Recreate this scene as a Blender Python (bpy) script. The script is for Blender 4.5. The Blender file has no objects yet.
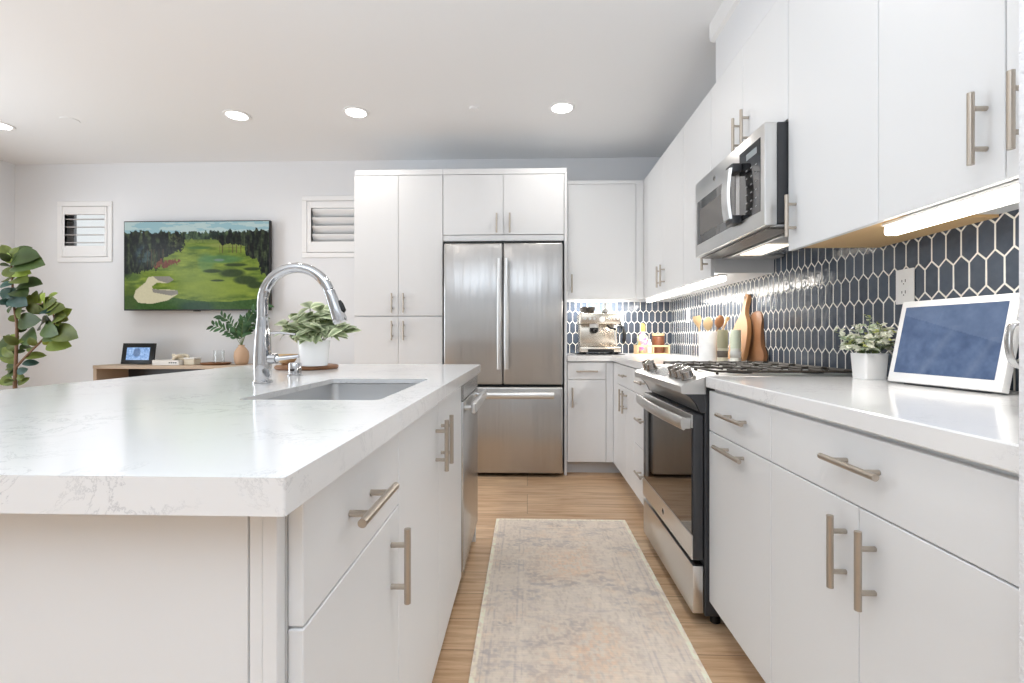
import bpy, bmesh, math, random
import numpy as np
from mathutils import Vector, Matrix, noise as mnoise
PI = math.pi
SC = bpy.context.scene
COL = SC.collection
random.seed(7)

# ------------------------------------------------------------------ camera, world, large lights, exposure
F, U0, V0, H = 485.0, 527.3, 337.3, 1.06
YAW = math.atan((U0 - 512) / F)
cd = bpy.data.cameras.new('camera')
cd.sensor_width = 36
cd.lens = F / 1024 * 36
cd.shift_y = -(341.5 - V0) / 1024
cd.clip_start = 0.02
cam = bpy.data.objects.new('camera', cd)
COL.objects.link(cam)
cam.location = (0, 0, H)
cam.rotation_euler = (PI / 2, 0, YAW)
SC.camera = cam

w = bpy.data.worlds.new('daylight')
SC.world = w
w.use_nodes = True
wb = w.node_tree.nodes['Background']
wb.inputs[0].default_value = (0.95, 0.98, 1.0, 1)
wb.inputs[1].default_value = 0.95

def area_light(name, loc, rot, sx, sy, power, col=(1, 1, 1)):
    l = bpy.data.lights.new(name, 'AREA')
    l.shape = 'RECTANGLE'; l.size = sx; l.size_y = sy; l.energy = power; l.color = col
    o = bpy.data.objects.new(name, l); COL.objects.link(o)
    o.location = loc; o.rotation_euler = rot
    return o
# added fill lamp, out of view at the gap in the left wall
area_light('added_fill_left', (-4.6, 2.2, 1.3), (PI / 2, 0, -PI / 2), 1.6, 2.0, 47, (0.88, 0.965, 1.05))
# added fill lamp behind the camera, facing the ceiling to brighten the room
area_light('added_fill_bounce', (-0.7, -1.2, 1.25), (PI, 0, 0), 2.4, 2.0, 134, (0.82, 0.945, 1.07))

SC.view_settings.view_transform = 'Standard'
SC.view_settings.look = 'None'
SC.view_settings.gamma = 1
SC.view_settings.use_curve_mapping = False
SC.view_settings.exposure = 0.0
SC.cycles.use_denoising = True
SC.cycles.max_bounces = 10
SC.cycles.diffuse_bounces = 6
SC.cycles.glossy_bounces = 5
SC.cycles.transmission_bounces = 6
SC.cycles.sample_clamp_indirect = 6
SC.cycles.caustics_reflective = False
SC.cycles.caustics_refractive = False

# ------------------------------------------------------------------ helpers
def lin(c):
    return tuple((x / 255 / 12.92) if x / 255 <= 0.04045 else ((x / 255 + 0.055) / 1.055) ** 2.4 for x in c)

def P(u, v, X=None, Y=None, Z=None):
    c, s = math.cos(YAW), math.sin(YAW)
    t = (u - 512) / F
    d = Vector((t * c - s, t * s + c, -(v - V0) / F))
    k = X / d.x if X is not None else Y / d.y if Y is not None else (Z - H) / d.z
    return Vector((0, 0, H)) + d * k

MATS = {}
def mat(name, rgb, rough=0.5, metal=0.0, spec=0.5, emit=None, estr=0.0, trans=0.0, ior=1.45, coat=0.0, bump=None, aniso=0.0):
    if name in MATS:
        return MATS[name]
    m = bpy.data.materials.new(name); m.use_nodes = True
    nt = m.node_tree; b = nt.nodes['Principled BSDF']
    b.inputs['Base Color'].default_value = (*lin(rgb), 1)
    b.inputs['Roughness'].default_value = rough
    b.inputs['Metallic'].default_value = metal
    b.inputs['Specular IOR Level'].default_value = spec
    b.inputs['IOR'].default_value = ior
    b.inputs['Transmission Weight'].default_value = trans
    b.inputs['Coat Weight'].default_value = coat
    b.inputs['Coat Roughness'].default_value = 0.05
    if emit:
        b.inputs['Emission Color'].default_value = (*lin(emit), 1)
        b.inputs['Emission Strength'].default_value = estr
    if bump:
        scale, strength, dist, stretch = bump
        tc = nt.nodes.new('ShaderNodeTexCoord'); mp = nt.nodes.new('ShaderNodeMapping')
        mp.inputs['Scale'].default_value = stretch
        nz = nt.nodes.new('ShaderNodeTexNoise'); nz.inputs['Scale'].default_value = scale; nz.inputs['Detail'].default_value = 3
        bp = nt.nodes.new('ShaderNodeBump'); bp.inputs['Strength'].default_value = strength; bp.inputs['Distance'].default_value = dist
        nt.links.new(tc.outputs['Object'], mp.inputs['Vector']); nt.links.new(mp.outputs[0], nz.inputs['Vector'])
        nt.links.new(nz.outputs['Fac'], bp.inputs['Height']); nt.links.new(bp.outputs[0], b.inputs['Normal'])
    MATS[name] = m
    return m

def N(nt, typ, **kw):
    n = nt.nodes.new(typ)
    for k, v in kw.items():
        setattr(n, k, v)
    return n

def M(nt, op, a, b=None, c=None):
    n = nt.nodes.new('ShaderNodeMath'); n.operation = op
    for i, x in enumerate((a, b, c)):
        if x is None: continue
        if isinstance(x, (int, float)): n.inputs[i].default_value = x
        else: nt.links.new(x, n.inputs[i])
    return n.outputs[0]

def mixc(nt, fac, a, b):
    n = nt.nodes.new('ShaderNodeMix'); n.data_type = 'RGBA'
    for sock, x in ((n.inputs[0], fac), (n.inputs[6], a), (n.inputs[7], b)):
        if isinstance(x, (int, float)): sock.default_value = x
        elif isinstance(x, tuple): sock.default_value = (*x, 1) if len(x) == 3 else x
        else: nt.links.new(x, sock)
    return n.outputs[2]

# ---- mesh builders
def bm_new():
    return bmesh.new()

def box(bm, x0, x1, y0, y1, z0, z1, bev=0.0, seg=1):
    vs = [bm.verts.new((x, y, z)) for x in (x0, x1) for y in (y0, y1) for z in (z0, z1)]
    fs = []
    for q in ((0, 1, 3, 2), (4, 6, 7, 5), (0, 4, 5, 1), (2, 3, 7, 6), (0, 2, 6, 4), (1, 5, 7, 3)):
        fs.append(bm.faces.new([vs[i] for i in q]))
    if bev > 0:
        es = list({e for f in fs for e in f.edges})
        bmesh.ops.bevel(bm, geom=es, offset=bev, segments=seg, affect='EDGES', profile=0.5)
    return bm

def ngon_ring(bm, c, ax1, ax2, r, n):
    return [bm.verts.new(c + ax1 * (r * math.cos(2 * PI * i / n)) + ax2 * (r * math.sin(2 * PI * i / n))) for i in range(n)]

def tube(bm, pts, rad, n=14, caps=True, flat=None):
    """sweep a round (or flattened: flat=(axis scale)) section along a polyline"""
    pts = [Vector(p) for p in pts]
    if not hasattr(rad, '__len__'): rad = [rad] * len(pts)
    rings = []; ref = None
    for i, p in enumerate(pts):
        t = (pts[min(i + 1, len(pts) - 1)] - pts[max(i - 1, 0)]).normalized()
        if ref is None:
            ref = Vector((0, 0, 1)) if abs(t.z) < 0.9 else Vector((0, 1, 0))
        a = t.cross(ref)
        if a.length < 1e-6: a = t.orthogonal()
        a.normalize(); b = a.cross(t).normalized(); ref = b
        s1, s2 = flat if flat else (1, 1)
        rings.append([bm.verts.new(p + a * (rad[i] * s1 * math.cos(2 * PI * k / n)) + b * (rad[i] * s2 * math.sin(2 * PI * k / n))) for k in range(n)])
    for r0, r1 in zip(rings, rings[1:]):
        for k in range(n):
            bm.faces.new((r0[k], r0[(k + 1) % n], r1[(k + 1) % n], r1[k]))
    if caps:
        bm.faces.new(rings[0][::-1]); bm.faces.new(rings[-1])
    return bm

def lathe(bm, prof, c=(0, 0, 0), n=32, axis='Z'):
    """prof: list of (radius, height)"""
    c = Vector(c); rings = []
    for r, h in prof:
        ring = []
        for k in range(n):
            a = 2 * PI * k / n; x, y = r * math.cos(a), r * math.sin(a)
            v = {'Z': (x, y, h), 'X': (h, x, y), 'Y': (x, h, y)}[axis]
            ring.append(bm.verts.new(c + Vector(v)))
        rings.append(ring)
    for r0, r1 in zip(rings, rings[1:]):
        for k in range(n):
            bm.faces.new((r0[k], r0[(k + 1) % n], r1[(k + 1) % n], r1[k]))
    if prof[0][0] > 1e-5: bm.faces.new(rings[0][::-1])
    if prof[-1][0] > 1e-5: bm.faces.new(rings[-1])
    return bm

def prism(bm, outline, depth, frame=None, bev=0.0):
    """extrude a 2-D outline (list of (a,b)) by depth; frame maps (a,b,d) to a point"""
    frame = frame or (lambda a, b, d: (a, b, d))
    v0 = [bm.verts.new(frame(a, b, 0)) for a, b in outline]
    v1 = [bm.verts.new(frame(a, b, depth)) for a, b in outline]
    n = len(outline)
    f = [bm.faces.new(v0[::-1]), bm.faces.new(v1)]
    for i in range(n):
        f.append(bm.faces.new((v0[i], v0[(i + 1) % n], v1[(i + 1) % n], v1[i])))
    if bev > 0:
        es = list(set(f[0].edges) | set(f[1].edges))
        bmesh.ops.bevel(bm, geom=es, offset=bev, segments=2, affect='EDGES', profile=0.5)
    return bm

def obj(name, bm, m, parent=None, kind=None, angle=35):
    bmesh.ops.remove_doubles(bm, verts=bm.verts, dist=1e-6)
    bmesh.ops.recalc_face_normals(bm, faces=bm.faces)
    for f in bm.faces: f.smooth = True
    lim = math.radians(angle)
    for e in bm.edges:
        if len(e.link_faces) == 2 and e.calc_face_angle(0) > lim: e.smooth = False
    me = bpy.data.meshes.new(name)
    bm.to_mesh(me); bm.free()
    o = bpy.data.objects.new(name, me); COL.objects.link(o)
    if m:
        for x in (m if isinstance(m, (list, tuple)) else [m]):
            me.materials.append(x)
    if parent is not None:
        root = parent
        while root.parent: root = root.parent
        if not root.get('_local'):
            me.transform(Matrix.Translation(-root.location))
        o.parent = parent
    if kind: o['kind'] = kind
    return o

def thing(name, label, cat, loc, group=None, local=False, rz=0.0):
    o = bpy.data.objects.new(name, None); COL.objects.link(o)
    o.empty_display_size = 0.05
    o.location = loc; o.rotation_euler = (0, 0, rz)
    o['label'] = label; o['category'] = cat
    if group: o['group'] = group
    if local: o['_local'] = 1
    return o

def solo(name, bm, m, label, cat, group=None, angle=35):
    """a thing that is one mesh; its origin goes to the base of its bounding box"""
    o = obj(name, bm, m, angle=angle)
    cs = [v.co for v in o.data.vertices]
    mn = Vector([min(c[i] for c in cs) for i in range(3)]); mx = Vector([max(c[i] for c in cs) for i in range(3)])
    p = Vector(((mn.x + mx.x) / 2, (mn.y + mx.y) / 2, mn.z))
    o.data.transform(Matrix.Translation(-p)); o.location = p
    o['label'] = label; o['category'] = cat
    if group: o['group'] = group
    return o

def struct(name, bm, m, parent=None):
    return obj(name, bm, m, parent, kind='structure' if parent is None else None)

def vcol_grid(name, nx, nz, fn, frame, m, parent, kind=None):
    """a flat picture: grid with a colour per vertex; fn(u,v)->sRGB arrays (0..255), u right, v down"""
    us = np.linspace(0, 1, nx); vs = np.linspace(0, 1, nz)
    uu, vv = np.meshgrid(us, vs)
    rgb = np.clip(fn(uu, vv), 0, 255) / 255.0
    rgb = np.where(rgb <= 0.04045, rgb / 12.92, ((rgb + 0.055) / 1.055) ** 2.4)
    co = [frame(a, b) for a, b in zip(uu.ravel(), vv.ravel())]
    faces = [(j * nx + i, (j + 1) * nx + i, (j + 1) * nx + i + 1, j * nx + i + 1) for j in range(nz - 1) for i in range(nx - 1)]
    me = bpy.data.meshes.new(name); me.from_pydata(co, [], faces)
    ca = me.color_attributes.new('picture', 'FLOAT_COLOR', 'POINT')
    buf = np.ones((nx * nz, 4), np.float32); buf[:, :3] = rgb.reshape(-1, 3)
    ca.data.foreach_set('color', buf.ravel())
    me.materials.append(m)
    o = bpy.data.objects.new(name, me); COL.objects.link(o)
    if parent is not None:
        root = parent
        while root.parent: root = root.parent
        if not root.get('_local'):
            me.transform(Matrix.Translation(-root.location))
        o.parent = parent
    if kind: o['kind'] = kind
    return o

def vnoise(x, y, seed=0, octv=4):
    """vectorised value noise"""
    out = np.zeros_like(x); amp = 1.0; tot = 0
    for o in range(octv):
        xi = np.floor(x).astype(int); yi = np.floor(y).astype(int); xf = x - xi; yf = y - yi
        xf = xf * xf * (3 - 2 * xf); yf = yf * yf * (3 - 2 * yf)
        def hsh(a, b):
            n = (a * 374761393 + b * 668265263 + (seed + o) * 1442695041) & 0x7fffffff
            n = ((n ^ (n >> 13)) * 1274126177) & 0x7fffffff
            return ((n ^ (n >> 16)) & 0xffff) / 65535.0
        v = (hsh(xi, yi) * (1 - xf) + hsh(xi + 1, yi) * xf) * (1 - yf) + (hsh(xi, yi + 1) * (1 - xf) + hsh(xi + 1, yi + 1) * xf) * yf
        out += v * amp; tot += amp; amp *= 0.5; x = x * 2.03 + 11.3; y = y * 2.03 + 5.7
    return out / tot

def in_poly(x, y, poly):
    ins = np.zeros(x.shape, bool); n = len(poly)
    for i in range(n):
        x0, y0 = poly[i]; x1, y1 = poly[(i + 1) % n]
        if y0 == y1: continue
        c = ((y0 > y) != (y1 > y)) & (x < (x1 - x0) * (y - y0) / (y1 - y0) + x0)
        ins ^= c
    return ins

# ------------------------------------------------------------------ materials
m_wall = mat('wall_paint', (228, 229, 231), 0.75, bump=(220, 0.12, 0.002, (1, 1, 1)))
m_ceil = mat('ceiling_paint', (236, 237, 238), 0.85, bump=(160, 0.08, 0.002, (1, 1, 1)))
m_orange = mat('textured_wall_paint', (232, 233, 236), 0.7, bump=(150, 0.6, 0.004, (1, 1, 1)))
m_cab = mat('white_cabinet', (231, 232, 233), 0.38, spec=0.4)
m_trim = mat('white_trim', (238, 238, 238), 0.4)
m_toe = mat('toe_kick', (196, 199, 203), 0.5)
m_maple = mat('maple_underside', (226, 190, 138), 0.5, bump=(14, 0.15, 0.002, (1, 14, 1)))
m_nickel = mat('brushed_nickel', (190, 180, 168), 0.32, 1.0)
m_chrome = mat('chrome', (196, 197, 199), 0.05, 1.0)
m_steel = mat('stainless_steel', (186, 186, 186), 0.27, 1.0, bump=(40, 0.03, 0.001, (8, 8, 0.15)))
m_steelh = mat('bright_steel', (222, 222, 221), 0.3, 1.0)
m_steelw = mat('fridge_steel', (192, 191, 190), 0.30, 1.0, bump=(3.0, 0.5, 0.03, (2.4, 0.2, 0.22)))
def brushed(m, aniso, rot=0.0):
    nt = m.node_tree; b = nt.nodes['Principled BSDF']; tg = N(nt, 'ShaderNodeTangent'); tg.direction_type = 'RADIAL'; tg.axis = 'Z'
    nt.links.new(tg.outputs[0], b.inputs['Tangent']); b.inputs['Anisotropic'].default_value = aniso; b.inputs['Anisotropic Rotation'].default_value = rot
brushed(m_steelw, .85)
m_sinkst = mat('sink_steel', (206, 207, 208), 0.36, 1.0)
m_black = mat('black_plastic', (22, 22, 24), 0.4)
m_dark = mat('dark_grey_enamel', (58, 59, 62), 0.4)
m_iron = mat('cast_iron', (62, 56, 50), 0.55)
m_glassblk = mat('black_glass', (16, 16, 18), 0.03, spec=0.9, coat=0.6)
m_glass = mat('clear_glass', (250, 252, 252), 0.02, trans=1.0, ior=1.45)
m_whitecer = mat('white_ceramic', (240, 240, 240), 0.25)
m_lens = mat('lit_lens', (255, 255, 255), 0.4, emit=(255, 253, 248), estr=9)
m_bar = mat('lit_bar', (255, 255, 255), 0.4, emit=(255, 248, 236), estr=6)
m_hood = mat('lit_hood_lens', (255, 255, 255), 0.4, emit=(255, 240, 215), estr=2.2)
m_oak = mat('pale_oak', (186, 166, 144), 0.5, bump=(10, 0.2, 0.002, (1, 12, 12)))
m_wood1 = mat('honey_wood', (178, 134, 90), 0.42, bump=(18, 0.1, 0.002, (1, 1, 8)))
m_woodlt = mat('beech_wood', (220, 190, 148), 0.5)
m_wooddk = mat('walnut_brown', (140, 98, 66), 0.45)
m_terra = mat('tan_terracotta', (200, 168, 140), 0.6)
m_cream = mat('cream_decor', (222, 212, 192), 0.7)
m_paper = mat('white_paper', (232, 230, 226), 0.7)
m_whitepl = mat('white_plastic', (240, 240, 240), 0.35)
m_soil = mat('soil', (60, 45, 34), 0.9)

def picture_mat(name, emit, rough=0.12, spec=0.4):
    m = bpy.data.materials.new(name); m.use_nodes = True; nt = m.node_tree; b = nt.nodes['Principled BSDF']
    a = N(nt, 'ShaderNodeVertexColor'); a.layer_name = 'picture'
    b.inputs['Base Color'].default_value = (0.01, 0.01, 0.01, 1)
    b.inputs['Roughness'].default_value = rough
    nt.links.new(a.outputs['Color'], b.inputs['Emission Color'])
    b.inputs['Emission Strength'].default_value = emit
    b.inputs['Specular IOR Level'].default_value = spec
    return m
def dyed_mat(name, rough=0.9, bump=0.0):
    m = bpy.data.materials.new(name); m.use_nodes = True; nt = m.node_tree; b = nt.nodes['Principled BSDF']
    a = N(nt, 'ShaderNodeVertexColor'); a.layer_name = 'picture'
    nt.links.new(a.outputs['Color'], b.inputs['Base Color'])
    b.inputs['Roughness'].default_value = rough
    if bump:
        tc = N(nt, 'ShaderNodeTexCoord'); nz = N(nt, 'ShaderNodeTexNoise'); nz.inputs['Scale'].default_value = 260
        bp = N(nt, 'ShaderNodeBump'); bp.inputs['Strength'].default_value = bump; bp.inputs['Distance'].default_value = 0.003
        nt.links.new(tc.outputs['Object'], nz.inputs['Vector']); nt.links.new(nz.outputs['Fac'], bp.inputs['Height'])
        nt.links.new(bp.outputs[0], b.inputs['Normal'])
    return m

def quartz_mat():
    m = bpy.data.materials.new('white_quartz'); m.use_nodes = True; nt = m.node_tree; b = nt.nodes['Principled BSDF']
    tc = N(nt, 'ShaderNodeTexCoord')
    n1 = N(nt, 'ShaderNodeTexNoise'); n1.inputs['Scale'].default_value = 8.0; n1.inputs['Detail'].default_value = 9; n1.inputs['Roughness'].default_value = 0.72; n1.inputs['Distortion'].default_value = 1.2
    n2 = N(nt, 'ShaderNodeTexNoise'); n2.inputs['Scale'].default_value = 5.0; n2.inputs['Detail'].default_value = 3
    nt.links.new(tc.outputs['Object'], n1.inputs['Vector']); nt.links.new(tc.outputs['Object'], n2.inputs['Vector'])
    d = M(nt, 'ABSOLUTE', M(nt, 'SUBTRACT', n1.outputs['Fac'], 0.5))
    vein = M(nt, 'SUBTRACT', 1.0, M(nt, 'MULTIPLY', d, 60.0)); vein = M(nt, 'MAXIMUM', vein, 0.0)
    msk = M(nt, 'MULTIPLY', M(nt, 'SUBTRACT', n2.outputs['Fac'], 0.45), 6.0); msk = M(nt, 'MINIMUM', M(nt, 'MAXIMUM', msk, 0.0), 1.0)
    f = M(nt, 'MULTIPLY', M(nt, 'MULTIPLY', vein, msk), 0.6)
    c = mixc(nt, f, lin((238, 238, 238)), lin((176, 178, 182)))
    nt.links.new(c, b.inputs['Base Color'])
    b.inputs['Roughness'].default_value = 0.13
    return m
m_quartz = quartz_mat()

def tile_mat(name, horiz):
    """elongated hexagon (picket) tiles in staggered rows, glossy slate-blue with pale grout"""
    m = bpy.data.materials.new(name); m.use_nodes = True; nt = m.node_tree; b = nt.nodes['Principled BSDF']
    Pw, rp, A, z0, h0 = 0.0522, 0.0955, 0.0235, 1.337, 1.736 + 0.0261
    tc = N(nt, 'ShaderNodeTexCoord'); sp = N(nt, 'ShaderNodeSeparateXYZ'); nt.links.new(tc.outputs['Object'], sp.inputs[0])
    h = sp.outputs[horiz]; z = sp.outputs[2]
    def lattice(dh, dz):
        a = M(nt, 'DIVIDE', M(nt, 'SUBTRACT', h, h0 + dh), Pw); ia = M(nt, 'FLOOR', M(nt, 'ADD', a, 0.5)); x = M(nt, 'MULTIPLY', M(nt, 'ABSOLUTE', M(nt, 'SUBTRACT', a, ia)), Pw)
        c = M(nt, 'DIVIDE', M(nt, 'SUBTRACT', z, z0 + dz), 2 * rp); ic = M(nt, 'FLOOR', M(nt, 'ADD', c, 0.5)); y = M(nt, 'MULTIPLY', M(nt, 'ABSOLUTE', M(nt, 'SUBTRACT', c, ic)), 2 * rp)
        d1 = M(nt, 'SUBTRACT', Pw / 2, x)
        k = A / (Pw / 2); cs = 1 / math.sqrt(1 + k * k)
        d2 = M(nt, 'MULTIPLY', M(nt, 'SUBTRACT', M(nt, 'SUBTRACT', (rp + A) / 2, M(nt, 'MULTIPLY', x, k)), y), cs)
        idv = M(nt, 'ADD', M(nt, 'MULTIPLY', ia, 12.989), M(nt, 'MULTIPLY', ic, 78.233 + dz))
        return M(nt, 'MINIMUM', d1, d2), idv
    dA, iA = lattice(0, 0); dB, iB = lattice(Pw / 2, rp)
    d = M(nt, 'MAXIMUM', dA, dB); sel = M(nt, 'GREATER_THAN', dB, dA)
    idv = M(nt, 'ADD', M(nt, 'MULTIPLY', iA, M(nt, 'SUBTRACT', 1.0, sel)), M(nt, 'MULTIPLY', M(nt, 'ADD', iB, 31.7), sel))
    wn = N(nt, 'ShaderNodeTexWhiteNoise'); wn.noise_dimensions = '1D'; nt.links.new(idv, wn.inputs['W'])
    tile = M(nt, 'GREATER_THAN', d, 0.0027)
    nz = N(nt, 'ShaderNodeTexNoise'); nz.inputs['Scale'].default_value = 38; nz.inputs['Detail'].default_value = 4
    nt.links.new(tc.outputs['Object'], nz.inputs['Vector'])
    c1 = mixc(nt, wn.outputs['Value'], lin((46, 55, 70)), lin((70, 81, 97)))
    c2 = mixc(nt, M(nt, 'MULTIPLY', nz.outputs['Fac'], 0.55), c1, lin((100, 108, 118)))
    col = mixc(nt, tile, lin((240, 237, 230)), c2)
    nt.links.new(col, b.inputs['Base Color'])
    ro = M(nt, 'SUBTRACT', 0.7, M(nt, 'MULTIPLY', tile, 0.57)); nt.links.new(ro, b.inputs['Roughness'])
    # grout sits lower, glaze is slightly wavy
    n2 = N(nt, 'ShaderNodeTexNoise'); n2.inputs['Scale'].default_value = 30; n2.inputs['Detail'].default_value = 1
    nt.links.new(tc.outputs['Object'], n2.inputs['Vector'])
    hgt = M(nt, 'ADD', M(nt, 'MULTIPLY', M(nt, 'MINIMUM', d, 0.004), 0.5), M(nt, 'MULTIPLY', n2.outputs['Fac'], 0.0035))
    bp = N(nt, 'ShaderNodeBump'); bp.inputs['Strength'].default_value = 0.6; bp.inputs['Distance'].default_value = 1.0
    nt.links.new(hgt, bp.inputs['Height']); nt.links.new(bp.outputs[0], b.inputs['Normal'])
    return m

def floor_mat():
    m = bpy.data.materials.new('oak_planks'); m.use_nodes = True; nt = m.node_tree; b = nt.nodes['Principled BSDF']
    tc = N(nt, 'ShaderNodeTexCoord')
    br = N(nt, 'ShaderNodeTexBrick')
    br.inputs['Scale'].default_value = 1.0; br.inputs['Mortar Size'].default_value = 0.0016; br.inputs['Mortar Smooth'].default_value = 0.1
    br.inputs['Brick Width'].default_value = 1.55; br.inputs['Row Height'].default_value = 0.182
    br.inputs['Color1'].default_value = (0, 0, 0, 1); br.inputs['Color2'].default_value = (1, 1, 1, 1); br.inputs['Mortar'].default_value = (0.5, 0.5, 0.5, 1)
    br.offset = 0.37; br.offset_frequency = 3
    nt.links.new(tc.outputs['Object'], br.inputs['Vector'])
    mp = N(nt, 'ShaderNodeMapping'); mp.inputs['Scale'].default_value = (1.6, 22, 1)
    nt.links.new(tc.outputs['Object'], mp.inputs['Vector'])
    sh = N(nt, 'ShaderNodeVectorMath'); sh.operation = 'ADD'
    cx = N(nt, 'ShaderNodeCombineXYZ'); nt.links.new(M(nt, 'MULTIPLY', br.outputs['Color'], 9.0), cx.inputs[0])
    nt.links.new(mp.outputs[0], sh.inputs[0]); nt.links.new(cx.outputs[0], sh.inputs[1])
    nz = N(nt, 'ShaderNodeTexNoise'); nz.inputs['Scale'].default_value = 1.5; nz.inputs['Detail'].default_value = 8; nz.inputs['Roughness'].default_value = 0.65; nz.inputs['Distortion'].default_value = 0.5
    nt.links.new(sh.outputs[0], nz.inputs['Vector'])
    c1 = mixc(nt, br.outputs['Color'], lin((214, 180, 144)), lin((228, 198, 164)))
    g = M(nt, 'MINIMUM', M(nt, 'MAXIMUM', M(nt, 'MULTIPLY', M(nt, 'SUBTRACT', nz.outputs['Fac'], 0.42), 3.2), 0.0), 1.0)
    c2 = mixc(nt, g, c1, lin((170, 126, 86)))
    c3 = mixc(nt, M(nt, 'MULTIPLY', br.outputs['Fac'], 0.7), c2, lin((96, 66, 44)))
    nt.links.new(c3, b.inputs['Base Color']); b.inputs['Roughness'].default_value = 0.33
    return m

def marble_mat(name, a, bcol, scale):
    m = bpy.data.materials.new(name); m.use_nodes = True; nt = m.node_tree; b = nt.nodes['Principled BSDF']
    tc = N(nt, 'ShaderNodeTexCoord'); nz = N(nt, 'ShaderNodeTexNoise'); nz.inputs['Scale'].default_value = scale; nz.inputs['Detail'].default_value = 7; nz.inputs['Distortion'].default_value = 1.0
    nt.links.new(tc.outputs['Object'], nz.inputs['Vector'])
    nt.links.new(mixc(nt, nz.outputs['Fac'], lin(a), lin(bcol)), b.inputs['Base Color'])
    b.inputs['Roughness'].default_value = 0.3
    return m

def leaf_mat(name, rough=0.4):
    m = bpy.data.materials.new(name); m.use_nodes = True; nt = m.node_tree; b = nt.nodes['Principled BSDF']
    a = N(nt, 'ShaderNodeVertexColor'); a.layer_name = 'leaf'
    nt.links.new(a.outputs['Color'], b.inputs['Base Color']); b.inputs['Roughness'].default_value = rough; b.inputs['Specular IOR Level'].default_value = 0.3
    return m

# ------------------------------------------------------------------ setting
YW, XR, XL, CE = 4.36, 1.29, -4.76, 2.665
W1 = (-4.30, -3.87, 1.80, 2.27)     # clear opening of the small square window
W2 = (-2.005, -1.50, 1.83, 2.30)
def wall_with_holes(x0, x1, y0, y1, z0, z1, holes):
    bm = bm_new(); holes = sorted(holes); xs = x0
    for hx0, hx1, hz0, hz1 in holes:
        box(bm, xs, hx0, y0, y1, z0, z1); box(bm, hx0, hx1, y0, y1, z0, hz0); box(bm, hx0, hx1, y0, y1, hz1, z1); xs = hx1
    box(bm, xs, x1, y0, y1, z0, z1)
    return bm
struct('floor', box(bm_new(), XL - .12, XR + .9, -4.3, YW + .14, -0.06, 0), floor_mat())
struct('ceiling', box(bm_new(), XL - .12, XR + .9, -4.3, YW + .14, CE, CE + .08), m_ceil)
struct('wall_back', wall_with_holes(XL - .12, XR + .12, YW, YW + .14, 0, CE, [W1, W2]), m_wall)
struct('wall_right', box(bm_new(), XR, XR + .12, 0.645, YW, 0, CE), m_wall)
bm = bm_new(); box(bm, XL - .12, XL, 3.05, YW, 0, CE); box(bm, XL - .12, XL, -4.18, 1.35, 0, CE); box(bm, XL - .12, XL, 1.35, 3.05, 2.4, CE)  # unseen near stretch and its gap are added to shape the light
struct('wall_left', bm, m_wall)
struct('wall_jamb', box(bm_new(), 0.631, XR + .12, 0.45, 0.645, 0, CE, 0.002), m_orange)
bm = bm_new(); box(bm, XR + .78, XR + .9, -4.3, 0.45, 0, CE); box(bm, XR + .12, XR + .78, 0.40, 0.45, 0, CE)
struct('wall_side', bm, m_wall)
bm = bm_new(); box(bm, XL - .12, -3.9, -4.3, -4.18, 0, CE); box(bm, 0.7, XR + .9, -4.3, -4.18, 0, CE); box(bm, -3.9, .7, -4.3, -4.18, 2.25, CE); box(bm, -2.9, -2.2, -4.3, -4.18, 0, 2.45); box(bm, -1.2, -.5, -4.3, -4.18, 0, 2.45); box(bm, -3.9, .7, -4.3, -4.18, 0, .7)
struct('wall_rear', bm, m_wall)  # unseen wall, its openings shaped for steel reflections and light level
# soffit over the near wall cabinets, with its small crown moulding
struct('wall_soffit', box(bm_new(), 0.957, XR, 0.645, 2.495, 2.353, CE), m_wall)
bm = bm_new(); prism(bm, [(0.957, 2.570), (0.938, 2.578), (0.934, 2.60), (0.934, CE), (0.957, CE)], 2.495 - .645 + .025, lambda a, b_, d: (a, 2.520 - d, b_))
struct('trim_1', bm, m_trim)
bm = bm_new(); box(bm, XL, -1.352, YW - .014, YW, 0, .1, .003)
struct('baseboard_back', bm, m_trim)
bm = bm_new(); box(bm, XL, XL + .014, 3.05, YW - .016, 0, .1, .003)
struct('baseboard_left', bm, m_trim)
# tiled splashbacks
struct('trim_2', box(bm_new(), XR - .008, XR, 0.647, YW - .009, 0.919, 1.80), tile_mat('picket_tile_side', 1))
struct('trim_3', box(bm_new(), 0.305, XR - .009, YW - .008, YW, 0.919, 1.375), tile_mat('picket_tile_back', 0))

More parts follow.
